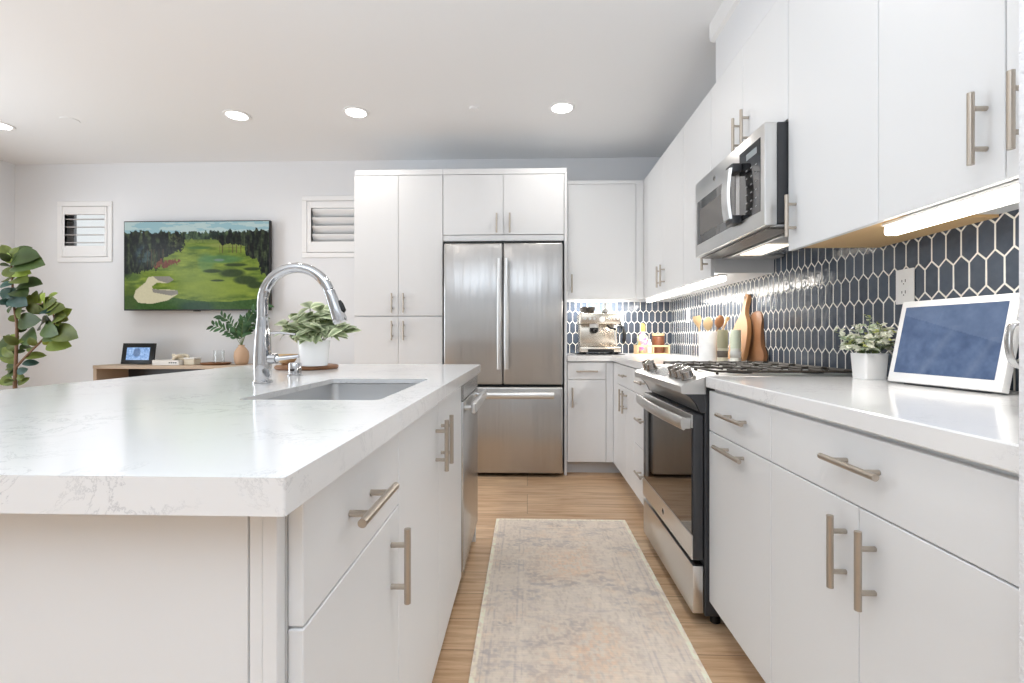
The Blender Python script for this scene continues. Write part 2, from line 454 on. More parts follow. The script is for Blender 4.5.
def shutter_window(name, op, tilt, nlouv, louver_zone, x_right=None, closed=False):
    x0, x1, z0, z1 = op
    fr = bm_new(); t = 0.046; y0, y1 = YW - .012, YW - .001
    box(fr, x0 - t, x1 + t, y0, y1, z1, z1 + t, .004); box(fr, x0 - t, x1 + t, y0, y1, z0 - t, z0, .004)
    box(fr, x0 - t, x0, y0, y1, z0, z1, .004); box(fr, x1, x1 + t, y0, y1, z0, z1, .004)
    wobj = struct(name, fr, m_trim)
    # shutter panel: stiles, wide rails, louvres between
    la, lb, lc, ld = louver_zone
    sp_ = bm_new(); y0, y1 = YW - .012, YW + .016
    g = .004
    box(sp_, x0 + g, la, y0, y1, z0 + g, z1 - g, .002); box(sp_, lb, x1 - g, y0, y1, z0 + g, z1 - g, .002)
    box(sp_, la, lb, y0, y1, z0 + g, lc, .002); box(sp_, la, lb, y0, y1, ld, z1 - g, .002)
    obj('shutter_panel', sp_, m_trim, wobj)
    n = nlouv; pitch = (ld - lc) / n
    for i in range(n):
        z = lc + pitch * (i + .5); lv = bm_new(); a = math.radians(tilt); d = pitch * 0.56
        prof = [(math.cos(q) * d, math.sin(q) * .005) for q in [2 * PI * k / 16 for k in range(16)]]
        pr = [(c_ * math.cos(a) - s_ * math.sin(a), c_ * math.sin(a) + s_ * math.cos(a)) for c_, s_ in prof]
        prism(lv, pr, lb - la - .004, lambda p, q, dd: (la + .002 + dd, YW + .03 + p, z + q))
        obj('louver', lv, m_trim, wobj)
    gl = bm_new(); box(gl, x0, x1, YW + .105, YW + .111, z0, z1); obj('pane', gl, m_glass, wobj)
    return wobj
shutter_window('window_1', W1, 8, 4, (-4.275, -3.895, 1.905, 2.195))
shutter_window('window_2', W2, -48, 4, (-1.965, -1.53, 1.93, 2.235))

# ------------------------------------------------------------------ cabinets
def fbox(bm, face, p, t, a0, a1, z0, z1, bev=.0015):
    if face == '-X': return box(bm, p, p + t, a0, a1, z0, z1, bev)
    if face == '+X': return box(bm, p - t, p, a0, a1, z0, z1, bev)
    return box(bm, a0, a1, p, p + t, z0, z1, bev)

def fpt(face, p, out, a, z):
    return {'-X': (p - out, a, z), '+X': (p + out, a, z), '-Y': (a, p - out, z)}[face]

def handle(face, p, a, z, L, vert, parent, r=.0066):
    bm = bm_new(); so = .032
    d = (0, L / 2) if vert else (L / 2, 0)
    tube(bm, [fpt(face, p, so, a - d[0], z - d[1]), fpt(face, p, so, a + d[0], z + d[1])], r, 14)
    for s in (-1, 1):
        aa, zz = a + s * d[0] * .56, z + s * d[1] * .56
        tube(bm, [fpt(face, p, -.0005, aa, zz), fpt(face, p, so, aa, zz)], r * .78, 10)
    return obj('handle', bm, m_nickel, parent)

def cabinet(name, label, face, p, body, doors=(), drawers=(), toe=None, filler=None, group=None, under=None, panels=()):
    """p: plane of the fronts; body: (x0,x1,y0,y1,z0,z1); fronts: (a0,a1,z0,z1,handle) with handle=(a,z,L,vertical)"""
    x0, x1, y0, y1, z0, z1 = body
    t = thing(name, label, 'cabinet', ((x0 + x1) / 2, (y0 + y1) / 2, min(z0, toe[4] if toe else z0)), group)
    obj('body', box(bm_new(), *body, .001), m_cab, t)
    if under: obj('underside', box(bm_new(), *under), m_maple, t)['label'] = 'bare maple underside'
    G = .0016
    for kind, lst in (('door', doors), ('drawer', drawers)):
        for a0, a1, za, zb, hd in lst:
            d = obj(kind, fbox(bm_new(), face, p, .019, a0 + G, a1 - G, za + G, zb - G), m_cab, t)
            if hd: handle(face, p, *hd, d)
    if toe:
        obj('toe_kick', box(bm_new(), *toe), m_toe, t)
    for pn in panels:
        obj('filler_panel', box(bm_new(), *pn, .001), m_cab, t)
    return t

A_, AU, B_ = 0.66, 0.955, -0.265
CT, SB, TOE = 0.918, 0.878, 0.100
DT, SPL = 0.868, 0.722
bx = A_ + .020      # carcass begins behind the fronts
# right run, near
cabinet('base_cabinet', 'white base cabinet beside the range, one drawer over a door with level bar handles', '-X', A_,
        (bx, XR - .012, 1.338, 1.783, TOE, SB),
        doors=[(1.336, 1.783, TOE, SPL, (1.56, .690, .20, False))], drawers=[(1.336, 1.783, SPL, DT, (1.54, .803, .19, False))],
        toe=(bx + .055, XR - .012, 1.338, 1.783, 0, TOE))
cabinet('base_cabinet', 'wide white base cabinet below the photo display, one long drawer over two doors', '-X', A_,
        (bx, XR - .012, 0.648, 1.336, TOE, SB),
        doors=[(.988, 1.336, TOE, SPL, (1.027, .616, .15, True)), (.648, .988, TOE, SPL, (.942, .616, .15, True))],
        drawers=[(.648, 1.336, SPL, DT, (.978, .806, .165, False))], toe=(bx + .055, XR - .012, .648, 1.336, 0, TOE))
# right run, far
cabinet('base_cabinet', 'white three-drawer base cabinet on the far side of the range', '-X', A_,
        (bx, XR - .012, 2.560, 3.020, TOE, SB),
        drawers=[(2.560, 3.02, SPL, DT, (2.79, .80, .15, False)), (2.56, 3.02, .415, SPL, (2.79, .585, .15, False)), (2.56, 3.02, TOE, .415, (2.79, .275, .15, False))],
        toe=(bx + .055, XR - .012, 2.560, 3.02, 0, TOE))
cabinet('base_cabinet', 'white corner base cabinet with a drawer over two narrow doors with paired handles', '-X', A_,
        (bx, XR - .012, 3.022, 3.735, TOE, SB),
        doors=[(3.022, 3.285, TOE, SPL, (3.235, .63, .15, True)), (3.285, 3.56, TOE, SPL, (3.335, .63, .15, True))],
        drawers=[(3.022, 3.56, SPL, DT, (3.29, .80, .13, False))],
        toe=(bx + .055, XR - .012, 3.022, 3.735, 0, TOE), panels=[(A_, A_ + .019, 3.562, 3.743, TOE, DT)])
cabinet('base_cabinet', 'narrow white base cabinet with drawer and door right beside the refrigerator', '-Y', 3.743,
        (.308, bx - .002, 3.763, 4.35, TOE, SB),
        doors=[(.308, .604, TOE, .735, (.345, .60, .15, True))], drawers=[(.308, .604, .735, DT, (.456, .80, .165, False))],
        toe=(.308, bx + .053, 3.82, 4.35, 0, TOE), panels=[(.606, .659, 3.745, 3.762, TOE, DT)])
# wall cabinets, right
ub = AU + .020
HB, HT = 1.374, 2.352
cabinet('wall_cabinet', 'white wall cabinet with a single door, touching the near side of the microwave', '-X', AU,
        (ub, XR - .010, 1.354, 1.808, HB + .02, HT), doors=[(1.352, 1.808, HB, HT, (1.757, 1.492, .15, True))],
        under=(ub, XR - .012, 1.356, 1.806, HB + .012, HB + .0195))
cabinet('wall_cabinet', 'white two-door wall cabinet above the photo display with the lit bar beneath it', '-X', AU,
        (ub, XR - .010, .648, 1.352, HB + .02, HT),
        doors=[(1.0, 1.352, HB, HT, (1.04, 1.494, .15, True)), (.648, 1.0, HB, HT, (.956, 1.494, .15, True))])
cabinet('wall_cabinet', 'short white two-door wall cabinet on top of the microwave', '-X', AU,
        (ub, XR - .010, 1.810, 2.553, 1.87, HT),
        doors=[(1.810, 2.182, 1.860, HT, (2.125, 1.965, .155, True)), (2.182, 2.553, 1.860, HT, (2.21, 1.965, .155, True))])
cabinet('wall_cabinet', 'white single-door wall cabinet just beyond the microwave', '-X', AU,
        (ub, XR - .010, 2.556, 3.0, HB + .02, HT), doors=[(2.556, 3.0, HB, HT, (2.60, 1.49, .15, True))])
cabinet('wall_cabinet', 'white two-door wall cabinet in the far corner of the right wall', '-X', AU,
        (ub, XR - .010, 3.002, 4.35, HB + .02, HT),
        doors=[(3.002, 3.45, HB, HT, (3.405, 1.49, .15, True)), (3.45, 3.90, HB, HT, (3.495, 1.49, .15, True))],
        panels=[(AU, AU + .019, 3.902, 4.013, HB, HT)])
cabinet('wall_cabinet', 'white single-door wall cabinet on the back wall over the espresso machine', '-Y', 4.014,
        (.308, AU + .018, 4.034, 4.35, HB + .06, HT), doors=[(.334, .892, HB, HT - .03, (.365, 1.5, .15, True))],
        panels=[(.894, AU - .001, 4.016, 4.033, HB, HT - .03), (.334, .953, 4.016, 4.033, HT - .029, HT), (.308, .332, 4.016, 4.033, HB, HT)])
# tall run on the back wall
YE = 3.73
cabinet('pantry_cabinet', 'tall white four-door pantry cabinet at the left of the refrigerator', '-Y', YE,
        (-1.347, -.655, YE + .02, 4.357, TOE, 2.356),
        doors=[(-1.347, -1.0, 1.225, 2.315, (-1.045, 1.325, .15, True)), (-1.0, -.653, 1.225, 2.315, (-.955, 1.325, .15, True)),
               (-1.347, -1.0, TOE, 1.22, (-1.045, 1.112, .15, True)), (-1.0, -.653, TOE, 1.22, (-.955, 1.112, .15, True))],
        toe=(-1.347, -.655, YE + .075, 4.357, 0, TOE), panels=[(-1.335, -.653, YE + .001, YE + .02, 2.318, 2.36)])
cabinet('wall_cabinet', 'white two-door cabinet bridging over the top of the refrigerator', '-Y', YE,
        (-.651, .28, YE + .02, 4.357, 1.852, 2.356),
        doors=[(-.651, -.185, 1.85, 2.315, (-.235, 1.935, .15, True)), (-.185, .282, 1.85, 2.315, (-.135, 1.935, .15, True))],
        panels=[(-.651, .302, YE + .001, YE + .02, 2.318, 2.36), (-.651, .28, YE + .004, YE + .02, 1.803, 1.848), (.284, .304, YE, 4.357, 0, 2.316)])

# island
IX0, IX1, IY0, IY1 = -1.42, -.245, .483, 2.534
bX = B_ - .020
cabinet('island_cabinet', 'white island cabinet at the near corner, a drawer over one tall-handled door', '+X', B_,
        (-.90, bX, .566, .990, TOE, SB),
        doors=[(.5645, .992, TOE, .715, (.937, .615, .145, True))], drawers=[(.5645, .992, .715, DT, (.765, .797, .175, False))],
        toe=(-.90, bX - .055, .568, .990, 0, TOE))
t_sb = thing('island_cabinet', 'white two-door island cabinet beneath the kitchen sink with paired bar handles', 'cabinet', (-.6, 1.466, 0))
bm = bm_new(); box(bm, -.90, bX, .994, 1.012, TOE, SB); box(bm, -.90, bX, 1.921, 1.939, TOE, SB); box(bm, -.90, -.88, 1.012, 1.921, TOE, SB); box(bm, -.88, bX, 1.012, 1.921, TOE, .12)
obj('body', bm, m_cab, t_sb)
for a0, a1, ah in ((.992, 1.441, 1.397), (1.441, 1.941, 1.485)):
    d = obj('door', fbox(bm_new(), '+X', B_, .019, a0 + .0016, a1 - .0016, TOE, DT), m_cab, t_sb)
    handle('+X', B_, ah, .747, .148, True, d)
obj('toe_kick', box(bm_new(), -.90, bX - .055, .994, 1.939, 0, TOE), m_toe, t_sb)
t = thing('island_end_panel', 'large plain white panel closing the near end of the island', 'panel', (-.7, .56, 0))
obj('panel', box(bm_new(), -1.15, -.3195, .545, .563, 0, SB, .001), m_cab, t)
obj('corner_post', box(bm_new(), -.318, -.3025, .545, .563, 0, SB, .001), m_cab, t); obj('edge_strip', box(bm_new(), -.3020, bX, .544, .563, 0, SB, .001), m_cab, t)
bm = bm_new(); box(bm, -1.15, -.902, .566, 2.50, 0, SB, .001); solo('island_back_panel', bm, m_cab, 'white back panel on the living room side of the island', 'panel')
bm = bm_new(); box(bm, -.899, B_ - .003, 2.505, 2.525, 0, SB, .001); solo('island_end_panel', bm, m_cab, 'white end panel of the island beyond the dishwasher', 'panel')

# countertops
def slab_with_hole(x0, x1, y0, y1, z0, z1, hx0, hx1, hy0, hy1, r=.018):
    bm = bm_new()
    def rr(a0, a1, b0, b1, r, n=5):
        pts = []
        for cx, cy, s in ((a1 - r, b1 - r, 0), (a0 + r, b1 - r, 1), (a0 + r, b0 + r, 2), (a1 - r, b0 + r, 3)):
            for k in range(n + 1):
                q = PI / 2 * (s + k / n); pts.append((cx + r * math.cos(q), cy + r * math.sin(q)))
        return pts
    o_ = rr(x0, x1, y0, y1, .003, 5); i_ = rr(hx0, hx1, hy0, hy1, r, 5)
    n = len(o_)
    zp = z1 - .015
    ap = rr(x0 + .04, x1 - .04, y0 + .04, y1 - .04, .004, 5)
    L = [[bm.verts.new((p[0], p[1], z)) for p in pts] for pts, z in ((i_, zp), (i_, z1), (o_, z1), (o_, z0), (ap, z0), (ap, zp))]
    L.append(L[0])
    for r0, r1 in zip(L, L[1:]):
        for k in range(n):
            l = (k + 1) % n
            bm.faces.new((r0[k], r0[l], r1[l], r1[k]))
    return bm
SX0, SX1, SY0, SY1 = -.664, -.335, 1.085, 1.645
solo('island_countertop', slab_with_hole(IX0, IX1, IY0, IY1, SB + .0005, CT, SX0, SX1, SY0, SY1), m_quartz,
     'thick white quartz countertop of the island with faint grey veins and a sink cutout', 'countertop')
bm = bm_new(); box(bm, .648, XR - .0085, .647, 1.786, SB + .0005, CT, .003)
solo('countertop', bm, m_quartz, 'white quartz countertop along the right wall carrying the photo display and the small potted plant', 'countertop')
bm = bm_new()
prism(bm, [(.307, 3.722), (.645, 3.722), (.648, 3.719), (.648, 2.558), (XR - .0085, 2.558), (XR - .0085, YW - .0085), (.307, YW - .0085)], CT - SB - .0005, lambda a, b_, d: (a, b_, SB + .0005 + d))
solo('countertop', bm, m_quartz, 'white quartz corner countertop beyond the range under the espresso machine', 'countertop')

# sink
t = thing('kitchen_sink', 'undermount stainless steel sink set into the island countertop', 'sink', ((SX0 + SX1) / 2, (SY0 + SY1) / 2, .66))
bm = bm_new(); e = .006; zb = .67
ri = [(SX0 - e, SY0 - e), (SX1 + e, SY0 - e), (SX1 + e, SY1 + e), (SX0 - e, SY1 + e)]
def rrect(x0, x1, y0, y1, r, n=5):
    pts = []
    for cx, cy, s in ((x1 - r, y1 - r, 0), (x0 + r, y1 - r, 1), (x0 + r, y0 + r, 2), (x1 - r, y0 + r, 3)):
        for k in range(n + 1):
            q = PI / 2 * (s + k / n); pts.append((cx + r * math.cos(q), cy + r * math.sin(q)))
    return pts
levels = [(SX0 - .02, SX1 + .02, SY0 - .02, SY1 + .02, .03, CT - .0155), (SX0 - e, SX1 + e, SY0 - e, SY1 + e, .022, CT - .0165), (SX0 + .002, SX1 - .002, SY0 + .002, SY1 - .002, .022, zb + .02),
          (SX0 + .022, SX1 - .022, SY0 + .022, SY1 - .022, .02, zb), (SX0 + .12, SX1 - .12, SY0 + .22, SY1 - .22, .02, zb - .004)]
rings = [[bm.verts.new((a, b_, z)) for a, b_ in rrect(x0, x1, y0, y1, r)] for x0, x1, y0, y1, r, z in levels]
for r0, r1 in zip(rings, rings[1:]):
    for k in range(len(r0)):
        bm.faces.new((r0[k], r0[(k + 1) % len(r0)], r1[(k + 1) % len(r0)], r1[k]))
bm.faces.new(rings[-1])
obj('basin', bm, m_sinkst, t, angle=50)
bm = bm_new(); lathe(bm, [(.001, zb - .003), (.02, zb - .003), (.04, zb - .001), (.045, zb - .0035)], ((SX0 + SX1) / 2, (SY0 + SY1) / 2, 0), 24)
obj('drain', bm, m_chrome, t)

# faucet
FX, FY = -.822, 1.482
t = thing('kitchen_faucet', 'tall chrome gooseneck pull-down faucet beside the island sink', 'faucet', (FX, FY, CT))
bm = bm_new(); lathe(bm, [(.001, CT + .0005), (.029, CT + .0005), (.029, CT + .006), (.0245, CT + .010), (.0255, CT + .03), (.0262, CT + .07), (.0245, CT + .11), (.0205, CT + .165), (.0172, CT + .20), (.0165, CT + .205), (.001, CT + .205)], (FX, FY, 0), 32)
obj('base', bm, m_chrome, t)
pts = [(FX, FY, CT + .206), (FX, FY, 1.16)]
R_ = .108; cz = 1.168
for k in range(0, 15):
    q = PI - k / 14 * math.radians(160); pts.append((FX + R_ + R_ * math.cos(q), FY, cz + R_ * math.sin(q)))
tx, tz = math.sin(math.radians(20)), -math.cos(math.radians(20))
px, pz = pts[-1][0], pts[-1][2]
bm = bm_new(); tube(bm, pts, .0160, 20); obj('spout', bm, m_chrome, t, angle=60)
q0 = Vector((px, FY, pz)); dv = Vector((tx, 0, tz))
bm = bm_new(); tube(bm, [q0 + dv * d for d in (.0005, .006, .02, .06, .095, .105)], [.0158, .0172, .0172, .0192, .0222, .0205], 20); obj('spray_head', bm, m_chrome, t, angle=60)
bm = bm_new(); c0 = q0 + dv * .062 + Vector((math.cos(math.radians(20)), 0, math.sin(math.radians(20)))) * .0195
tube(bm, [c0 - dv * .022, c0 - dv * .01, c0 + dv * .012, c0 + dv * .018], [.004, .0085, .0095, .004], 10)
obj('spray_button', bm, m_black, t)['label'] = 'black spray button'
bm = bm_new()
tube(bm, [(FX + .022, FY, CT + .075), (FX + .044, FY, CT + .075)], [.0165, .0165], 18)
tube(bm, [(FX + .044, FY, CT + .075), (FX + .052, FY, CT + .076), (FX + .11, FY + .01, CT + .083)], [.010, .007, .005], 12)
obj('lever', bm, m_chrome, t, angle=50)

c = P(295, 375.5, Z=CT)
t = thing('air_gap', 'short chrome cylinder cap on the island beside the faucet', 'cap', (c.x, c.y, CT))
bm = bm_new(); lathe(bm, [(.001, CT + .0005), (.027, CT + .0005), (.027, CT + .004), (.0225, CT + .006), (.0225, CT + .044), (.020, CT + .048), (.001, CT + .048)], (c.x, c.y, 0), 28); obj('cap', bm, m_chrome, t)
bm = bm_new(); box(bm, c.x - .008, c.x + .008, c.y - .0235, c.y - .0228, CT + .018, CT + .026, .0003); obj('slot', bm, m_black, t)
c = Vector((-.915, 1.65, CT))
t = thing('soap_dispenser', 'slim chrome soap pump with a curved nozzle behind the faucet', 'soap dispenser', c)
bm = bm_new(); lathe(bm, [(.001, CT + .0005), (.021, CT + .0005), (.021, CT + .008), (.011, CT + .012), (.0105, CT + .14), (.001, CT + .14)], (c.x, c.y, 0), 24); obj('pump_body', bm, m_chrome, t)
bm = bm_new(); tube(bm, [(c.x, c.y, CT + .1402), (c.x, c.y, CT + .147), (c.x + .012, c.y, CT + .155), (c.x + .06, c.y, CT + .158), (c.x + .115, c.y, CT + .152)], [.008, .008, .006, .0045, .0035], 12); obj('nozzle', bm, m_chrome, t, angle=60)

# dishwasher
t = thing('dishwasher', 'stainless steel dishwasher at the far end of the island', 'dishwasher', (-.57, 2.22, 0))
obj('body', box(bm_new(), -.88, -.295, 1.944, 2.502, .10, SB - .003), m_dark, t)
d = obj('door', box(bm_new(), -.293, -.256, 1.945, 2.50, .112, .80, .004, 2), m_steel, t)
bm = bm_new(); tube(bm, [(-.256, 1.985, .772), (-.225, 1.985, .772)], .011, 10); tube(bm, [(-.256, 2.46, .772), (-.225, 2.46, .772)], .011, 10)
box(bm, -.228, -.208, 1.952, 2.49, .75, .796, .007, 3); obj('handle', bm, m_steelh, d)
obj('control_panel', box(bm_new(), -.293, -.2565, 1.945, 2.50, .803, .866, .004), m_steel, t)
obj('kick_plate', box(bm_new(), -.335, -.33, 1.945, 2.50, .0, .098), m_black, t)

# ------------------------------------------------------------------ refrigerator
YF = 3.667
t = thing('refrigerator', 'tall stainless steel french-door refrigerator with a bottom freezer drawer', 'refrigerator', (-.18, 4.0, 0))
obj('body', box(bm_new(), -.636, .268, YF + .075, 4.33, .022, 1.775, .004), m_dark, t)
obj('recess_shade_strip', box(bm_new(), -.63, .262, YF + .02, YF + .1, 1.776, 1.79, .003), m_black, t)  # black strip standing in for the shade of the recess above the doors
def fr_handle(bm, x, z0, z1):
    pts = [(x, YF + .002, z0 + .012), (x, YF - .035, z0 + .012)]
    for zz in (z0 + .02, z1 - .02):
        tube(bm, [(x, YF + .001, zz), (x, YF - .038, zz)], .009, 10)
    n = 12
    tube(bm, [(x, YF - .044 - .010 * math.sin(PI * k / n), z0 + (z1 - z0) * k / n) for k in range(n + 1)], .0125, 14, flat=(1.25, .8))
for x0, x1, hx in ((-.636, -.187, -.212), (-.181, .268, -.156)):
    d = obj('door', box(bm_new(), x0, x1, YF, YF + .068, .702, 1.774, .012, 3), m_steelw, t, angle=50)
    bm = bm_new(); fr_handle(bm, hx, .82, 1.652); obj('handle', bm, m_steelh, d, angle=60)
d = obj('freezer_drawer', box(bm_new(), -.636, .268, YF, YF + .068, .030, .684, .012, 3), m_steelw, t, angle=50)
bm = bm_new()
for xx in (-.52, .16): tube(bm, [(xx, YF + .001, .625), (xx, YF - .04, .625)], .009, 10)
tube(bm, [(-.56 + .76 * k / 14, YF - .045 - .010 * math.sin(PI * k / 14), .625) for k in range(15)], .0125, 14, flat=(.8, 1.9)); obj('handle', bm, m_steelh, d, angle=60)
for xx in (-.6, .232):
    bm = bm_new(); lathe(bm, [(.02, 0.0), (.02, .024)], (xx, YF + .12, 0), 16); obj('foot', bm, m_black, t)
for xx in (-.6, .232):
    bm = bm_new(); lathe(bm, [(.02, 0.0), (.02, .024)], (xx, 4.25, 0), 16); obj('foot', bm, m_black, t)
obj('kick_grille', box(bm_new(), -.62, .252, YF + .07, YF + .074, .012, .028, .002), m_black, t)

# ------------------------------------------------------------------ range
RN, RF = 1.792, 2.552
t_range = t = thing('gas_range', 'slide-in stainless steel gas range with an oven between the right base cabinets', 'range', (.9, 2.172, 0))
obj('body', box(bm_new(), .648, 1.26, RN, RF, .04, .895, .003), m_dark, t)
bm = bm_new()
for xx in (.70, 1.2):
    for yy in (RN + .04, RF - .04): obj('leg', lathe(bm_new(), [(.018, 0), (.018, .041)], (xx, yy, 0), 14), m_black, t)
bm = bm_new(); box(bm, .655, XR - .010, RN, RF, .897, .919, .004, 2); obj('cooktop', bm, m_steelh, t)
obj('burner_pan', box(bm_new(), .71, 1.235, RN + .03, RF - .03, .9195, .921, .0005), m_steelh, t)
obj('control_panel', prism(bm_new(), [(.654, .917), (.572, .888), (.562, .880), (.562, .858), (.568, .852), (.654, .852)], RF - RN, lambda a, b_, d: (a, RN + d, b_)), m_steelh, t)
fas = [(.580, .851), (.600, .838), (.620, .815), (.634, .785), (.654, .785), (.654, .851)]
obj('fascia', prism(bm_new(), fas, RF - RN - .05, lambda a, b_, d: (a, RN + .025 + d, b_)), m_steelh, t, angle=50)
for y0 in (RN + .002, RF - .024): obj('end_cap', prism(bm_new(), fas, .022, lambda a, b_, d: (a, y0 + d, b_)), m_dark, t)
m_knob = mat('knob_steel', (172, 168, 164), .22, 1.0)
# knobs on the sloping panel
nx_, nz_ = -math.sin(math.atan2(.029, .082)), math.cos(math.atan2(.029, .082))
for ky in (1.862, 1.945, 2.028, 2.395, 2.478):
    bm = bm_new(); base = Vector((.612, ky, .9035)); nv = Vector((nx_, 0, nz_))
    tube(bm, [base, base + nv * .006, base + nv * .0065, base + nv * .028, base + nv * .031], [.027, .027, .022, .0205, .018], 22)
    k_ = obj('knob', bm, m_knob, t)
    g = bm_new(); s0 = base + nv * .0305
    ax = Vector((0, 1, 0)); bxv = nv.cross(ax)
    vs = []
    for dz in (0, .012):
        for a, b_ in ((-.020, -.006), (.020, -.006), (.020, .006), (-.020, .006)):
            vs.append(g.verts.new(s0 + nv * dz + bxv * a + ax * b_))
    for q in ((3, 2, 1, 0), (4, 5, 6, 7), (0, 1, 5, 4), (1, 2, 6, 5), (2, 3, 7, 6), (3, 0, 4, 7)): g.faces.new([vs[i] for i in q])
    obj('grip', g, m_knob, k_)
obj('oven_display', prism(bm_new(), [(.645, .9145), (.585, .8933), (.585, .8943), (.645, .9155)], .24, lambda a, b_, d: (a, 2.09 + d, b_)), m_steel, t)
# oven door
d_ = obj('oven_door', box(bm_new(), .607, .644, RN + .004, RF - .004, .242, .775, .004, 2), m_dark, t)
obj('window', box(bm_new(), .6035, .6069, RN + .012, RF - .012, .335, .725, .001), m_glassblk, d_)
obj('lower_band', box(bm_new(), .602, .6069, RN + .004, RF - .004, .244, .333, .0015), m_steelh, d_)['label'] = 'stainless band under the oven glass'
bm = bm_new(); box(bm, .602, .6069, RN + .004, RF - .004, .727, .775, .0015); obj('upper_band', bm, m_steelh, d_)
bm = bm_new()
for k in range(5):
    y0 = RN + .09 + k * .122; box(bm, .612, .628, y0, y0 + .095, .7752, .7765)
obj('vent_slots', bm, m_black, d_)
bm = bm_new(); n = 16; yA, yB = RN + .012, RF - .012
tube(bm, [(.575 - .016 * math.sin(PI * k / n), yA + (yB - yA) * k / n, .742) for k in range(n + 1)], .014, 16, flat=(.75, 1.75))
for yy in (yA + .014, yB - .014): box(bm, .572, .6025, yy - .013, yy + .013, .722, .762, .004, 2)
obj('handle', bm, m_steelh, d_, angle=60)
def emblem(c, ax, r, parent):
    bm = bm_new(); lathe(bm, [(.0001, 0), (r, 0), (r, -.0012), (r * .82, -.0012), (r * .8, -.0006), (.0001, -.0006)], c, 24, 'X'); o = obj('emblem', bm, m_steel, parent)
    o['label'] = 'small round maker emblem'
    bm = bm_new()
    for k in range(2):
        s = -1 if k == 0 else 1
        pts = [(c[0] - .0012, c[1] + s * r * .34 + r * .3 * math.cos(a) * -s, c[2] + r * .42 * math.sin(a)) for a in [math.radians(30 + 300 * j / 14) for j in range(15)]]
        tube(bm, pts, r * .07, 6)
    obj('monogram', bm, m_black, o)
emblem((.602, 2.172, .288), 'X', .014, d_)
obj('storage_drawer', box(bm_new(), .605, .645, RN + .004, RF - .004, .048, .222, .004, 2), m_steelh, t)
# grates and burners
def grate(y0, y1):
    bm = bm_new(); x0, x1 = .70, 1.245; z0, z1 = .929, .937; wd = .009
    for yy in (y0, y1 - wd): box(bm, x0, x1, yy, yy + wd, z0, z1, .003)
    for xx in (x0, (x0 + x1) / 2 - wd / 2, x1 - wd): box(bm, xx, xx + wd, y0, y1, z0, z1, .003)
    n = 7
    for k in range(1, n):
        xx = x0 + (x1 - x0) * k / n; box(bm, xx - wd / 2, xx + wd / 2, y0, y0 + (y1 - y0) * .40, z0 + .001, z1 + .003, .003); box(bm, xx - wd / 2, xx + wd / 2, y1 - (y1 - y0) * .40, y1, z0 + .001, z1 + .003, .003)
    for xx in (x0, x1 - wd):
        for yy in (y0, y1 - wd): box(bm, xx, xx + wd, yy, yy + wd, .9215, z0 + .001, .002)
    return bm
gw = (RF - RN - .05) / 3
for k in range(3):
    y0 = RN + .025 + k * gw; obj('grate', grate(y0 + .002, y0 + gw - .002), m_iron, t)
for x, y, r in ((.83, 1.93, .042), (1.11, 1.93, .036), (.83, 2.41, .042), (1.11, 2.41, .034), (.97, 2.172, .05)):
    bm = bm_new(); lathe(bm, [(.001, .9212), (r * 1.15, .9212), (r * 1.1, .924), (r, .925), (r, .927), (r * .9, .9285), (.001, .9285)], (x, y, 0), 24); obj('burner', bm, m_black, t)

m_keys = mat('key_grey', (150, 150, 150), .4)
# ------------------------------------------------------------------ microwave
MX = .872
t = thing('microwave', 'stainless steel over-the-range microwave hung under the short wall cabinet', 'microwave', (1.05, 2.17, 1.40))
MN, MF, MB, MT = 1.812, 2.549, 1.472, 1.854
obj('body', box(bm_new(), .920, XR - .010, MN + .002, MF - .002, MB + .008, MT, .003), m_dark, t)
d_ = obj('door_frame', box(bm_new(), MX, .919, MN, MF, MB, MT, .006, 2), m_steelh, t)
obj('window', box(bm_new(), MX - .0018, MX - .0001, 2.06, MF - .035, MB + .06, MT - .105, .0008), m_glassblk, d_)
obj('inner_screen', box(bm_new(), MX - .0026, MX - .0019, 2.10, MF - .075, MB + .10, MT - .15, .0003), mat('grey_screen', (92, 88, 84), .15, spec=.8), d_)
kp = obj('control_panel', box(bm_new(), MX - .0018, MX - .0001, MN + .03, 2.02, MB + .06, MT - .045, .0008), m_glassblk, t)
for r in range(6):
    for c_ in range(3):
        y = MN + .055 + c_ * .04; z = MB + .085 + r * .032; obj('key', box(bm_new(), MX - .0026, MX - .0019, y, y + .014, z, z + .005), m_keys, kp)
bm = bm_new(); box(bm, MX - .0026, MX - .0019, MN + .055, MN + .145, MT - .095, MT - .07); obj('display', bm, mat('display_grey', (150, 156, 160), .3), kp)
bm = bm_new()
hz0, hz1, hy0, hy1 = MB + .05, MT - .085, 1.995, 2.065
for zz in (hz0, hz1 - .036): box(bm, MX - .042, MX + .0, hy0, hy1, zz, zz + .036, .008, 2)
hnd = obj('handle', bm, m_dark, t)
bm = bm_new(); n = 10
rings = []
for k in range(n + 1):
    z = hz0 + .02 + (hz1 - hz0 - .04) * k / n; off = .040 + .010 * math.sin(PI * k / n)
    rings.append([bm.verts.new((MX - off - dx, hy0 + dy, z)) for dx, dy in ((0, .002), (.010, .006), (.012, .035), (.010, .064), (0, .068), (-.006, .035))])
for r0, r1 in zip(rings, rings[1:]):
    for k in range(6): bm.faces.new((r0[k], r0[(k + 1) % 6], r1[(k + 1) % 6], r1[k]))
bm.faces.new(rings[0][::-1]); bm.faces.new(rings[-1])
obj('grip_bar', bm, m_steelh, hnd, angle=60)
emblem((MX, 2.29, MT - .052), 'X', .014, d_)
obj('bottom_plate', box(bm_new(), .90, XR - .012, MN + .01, MF - .01, MB - .004, MB + .007, .002), m_steel, t)
spk = marble_mat('mesh_filter', (40, 38, 36), (170, 164, 156), 90)
obj('grease_filter', box(bm_new(), .895, .99, MN + .03, MF - .03, MB - .009, MB - .0045, .001), spk, t)
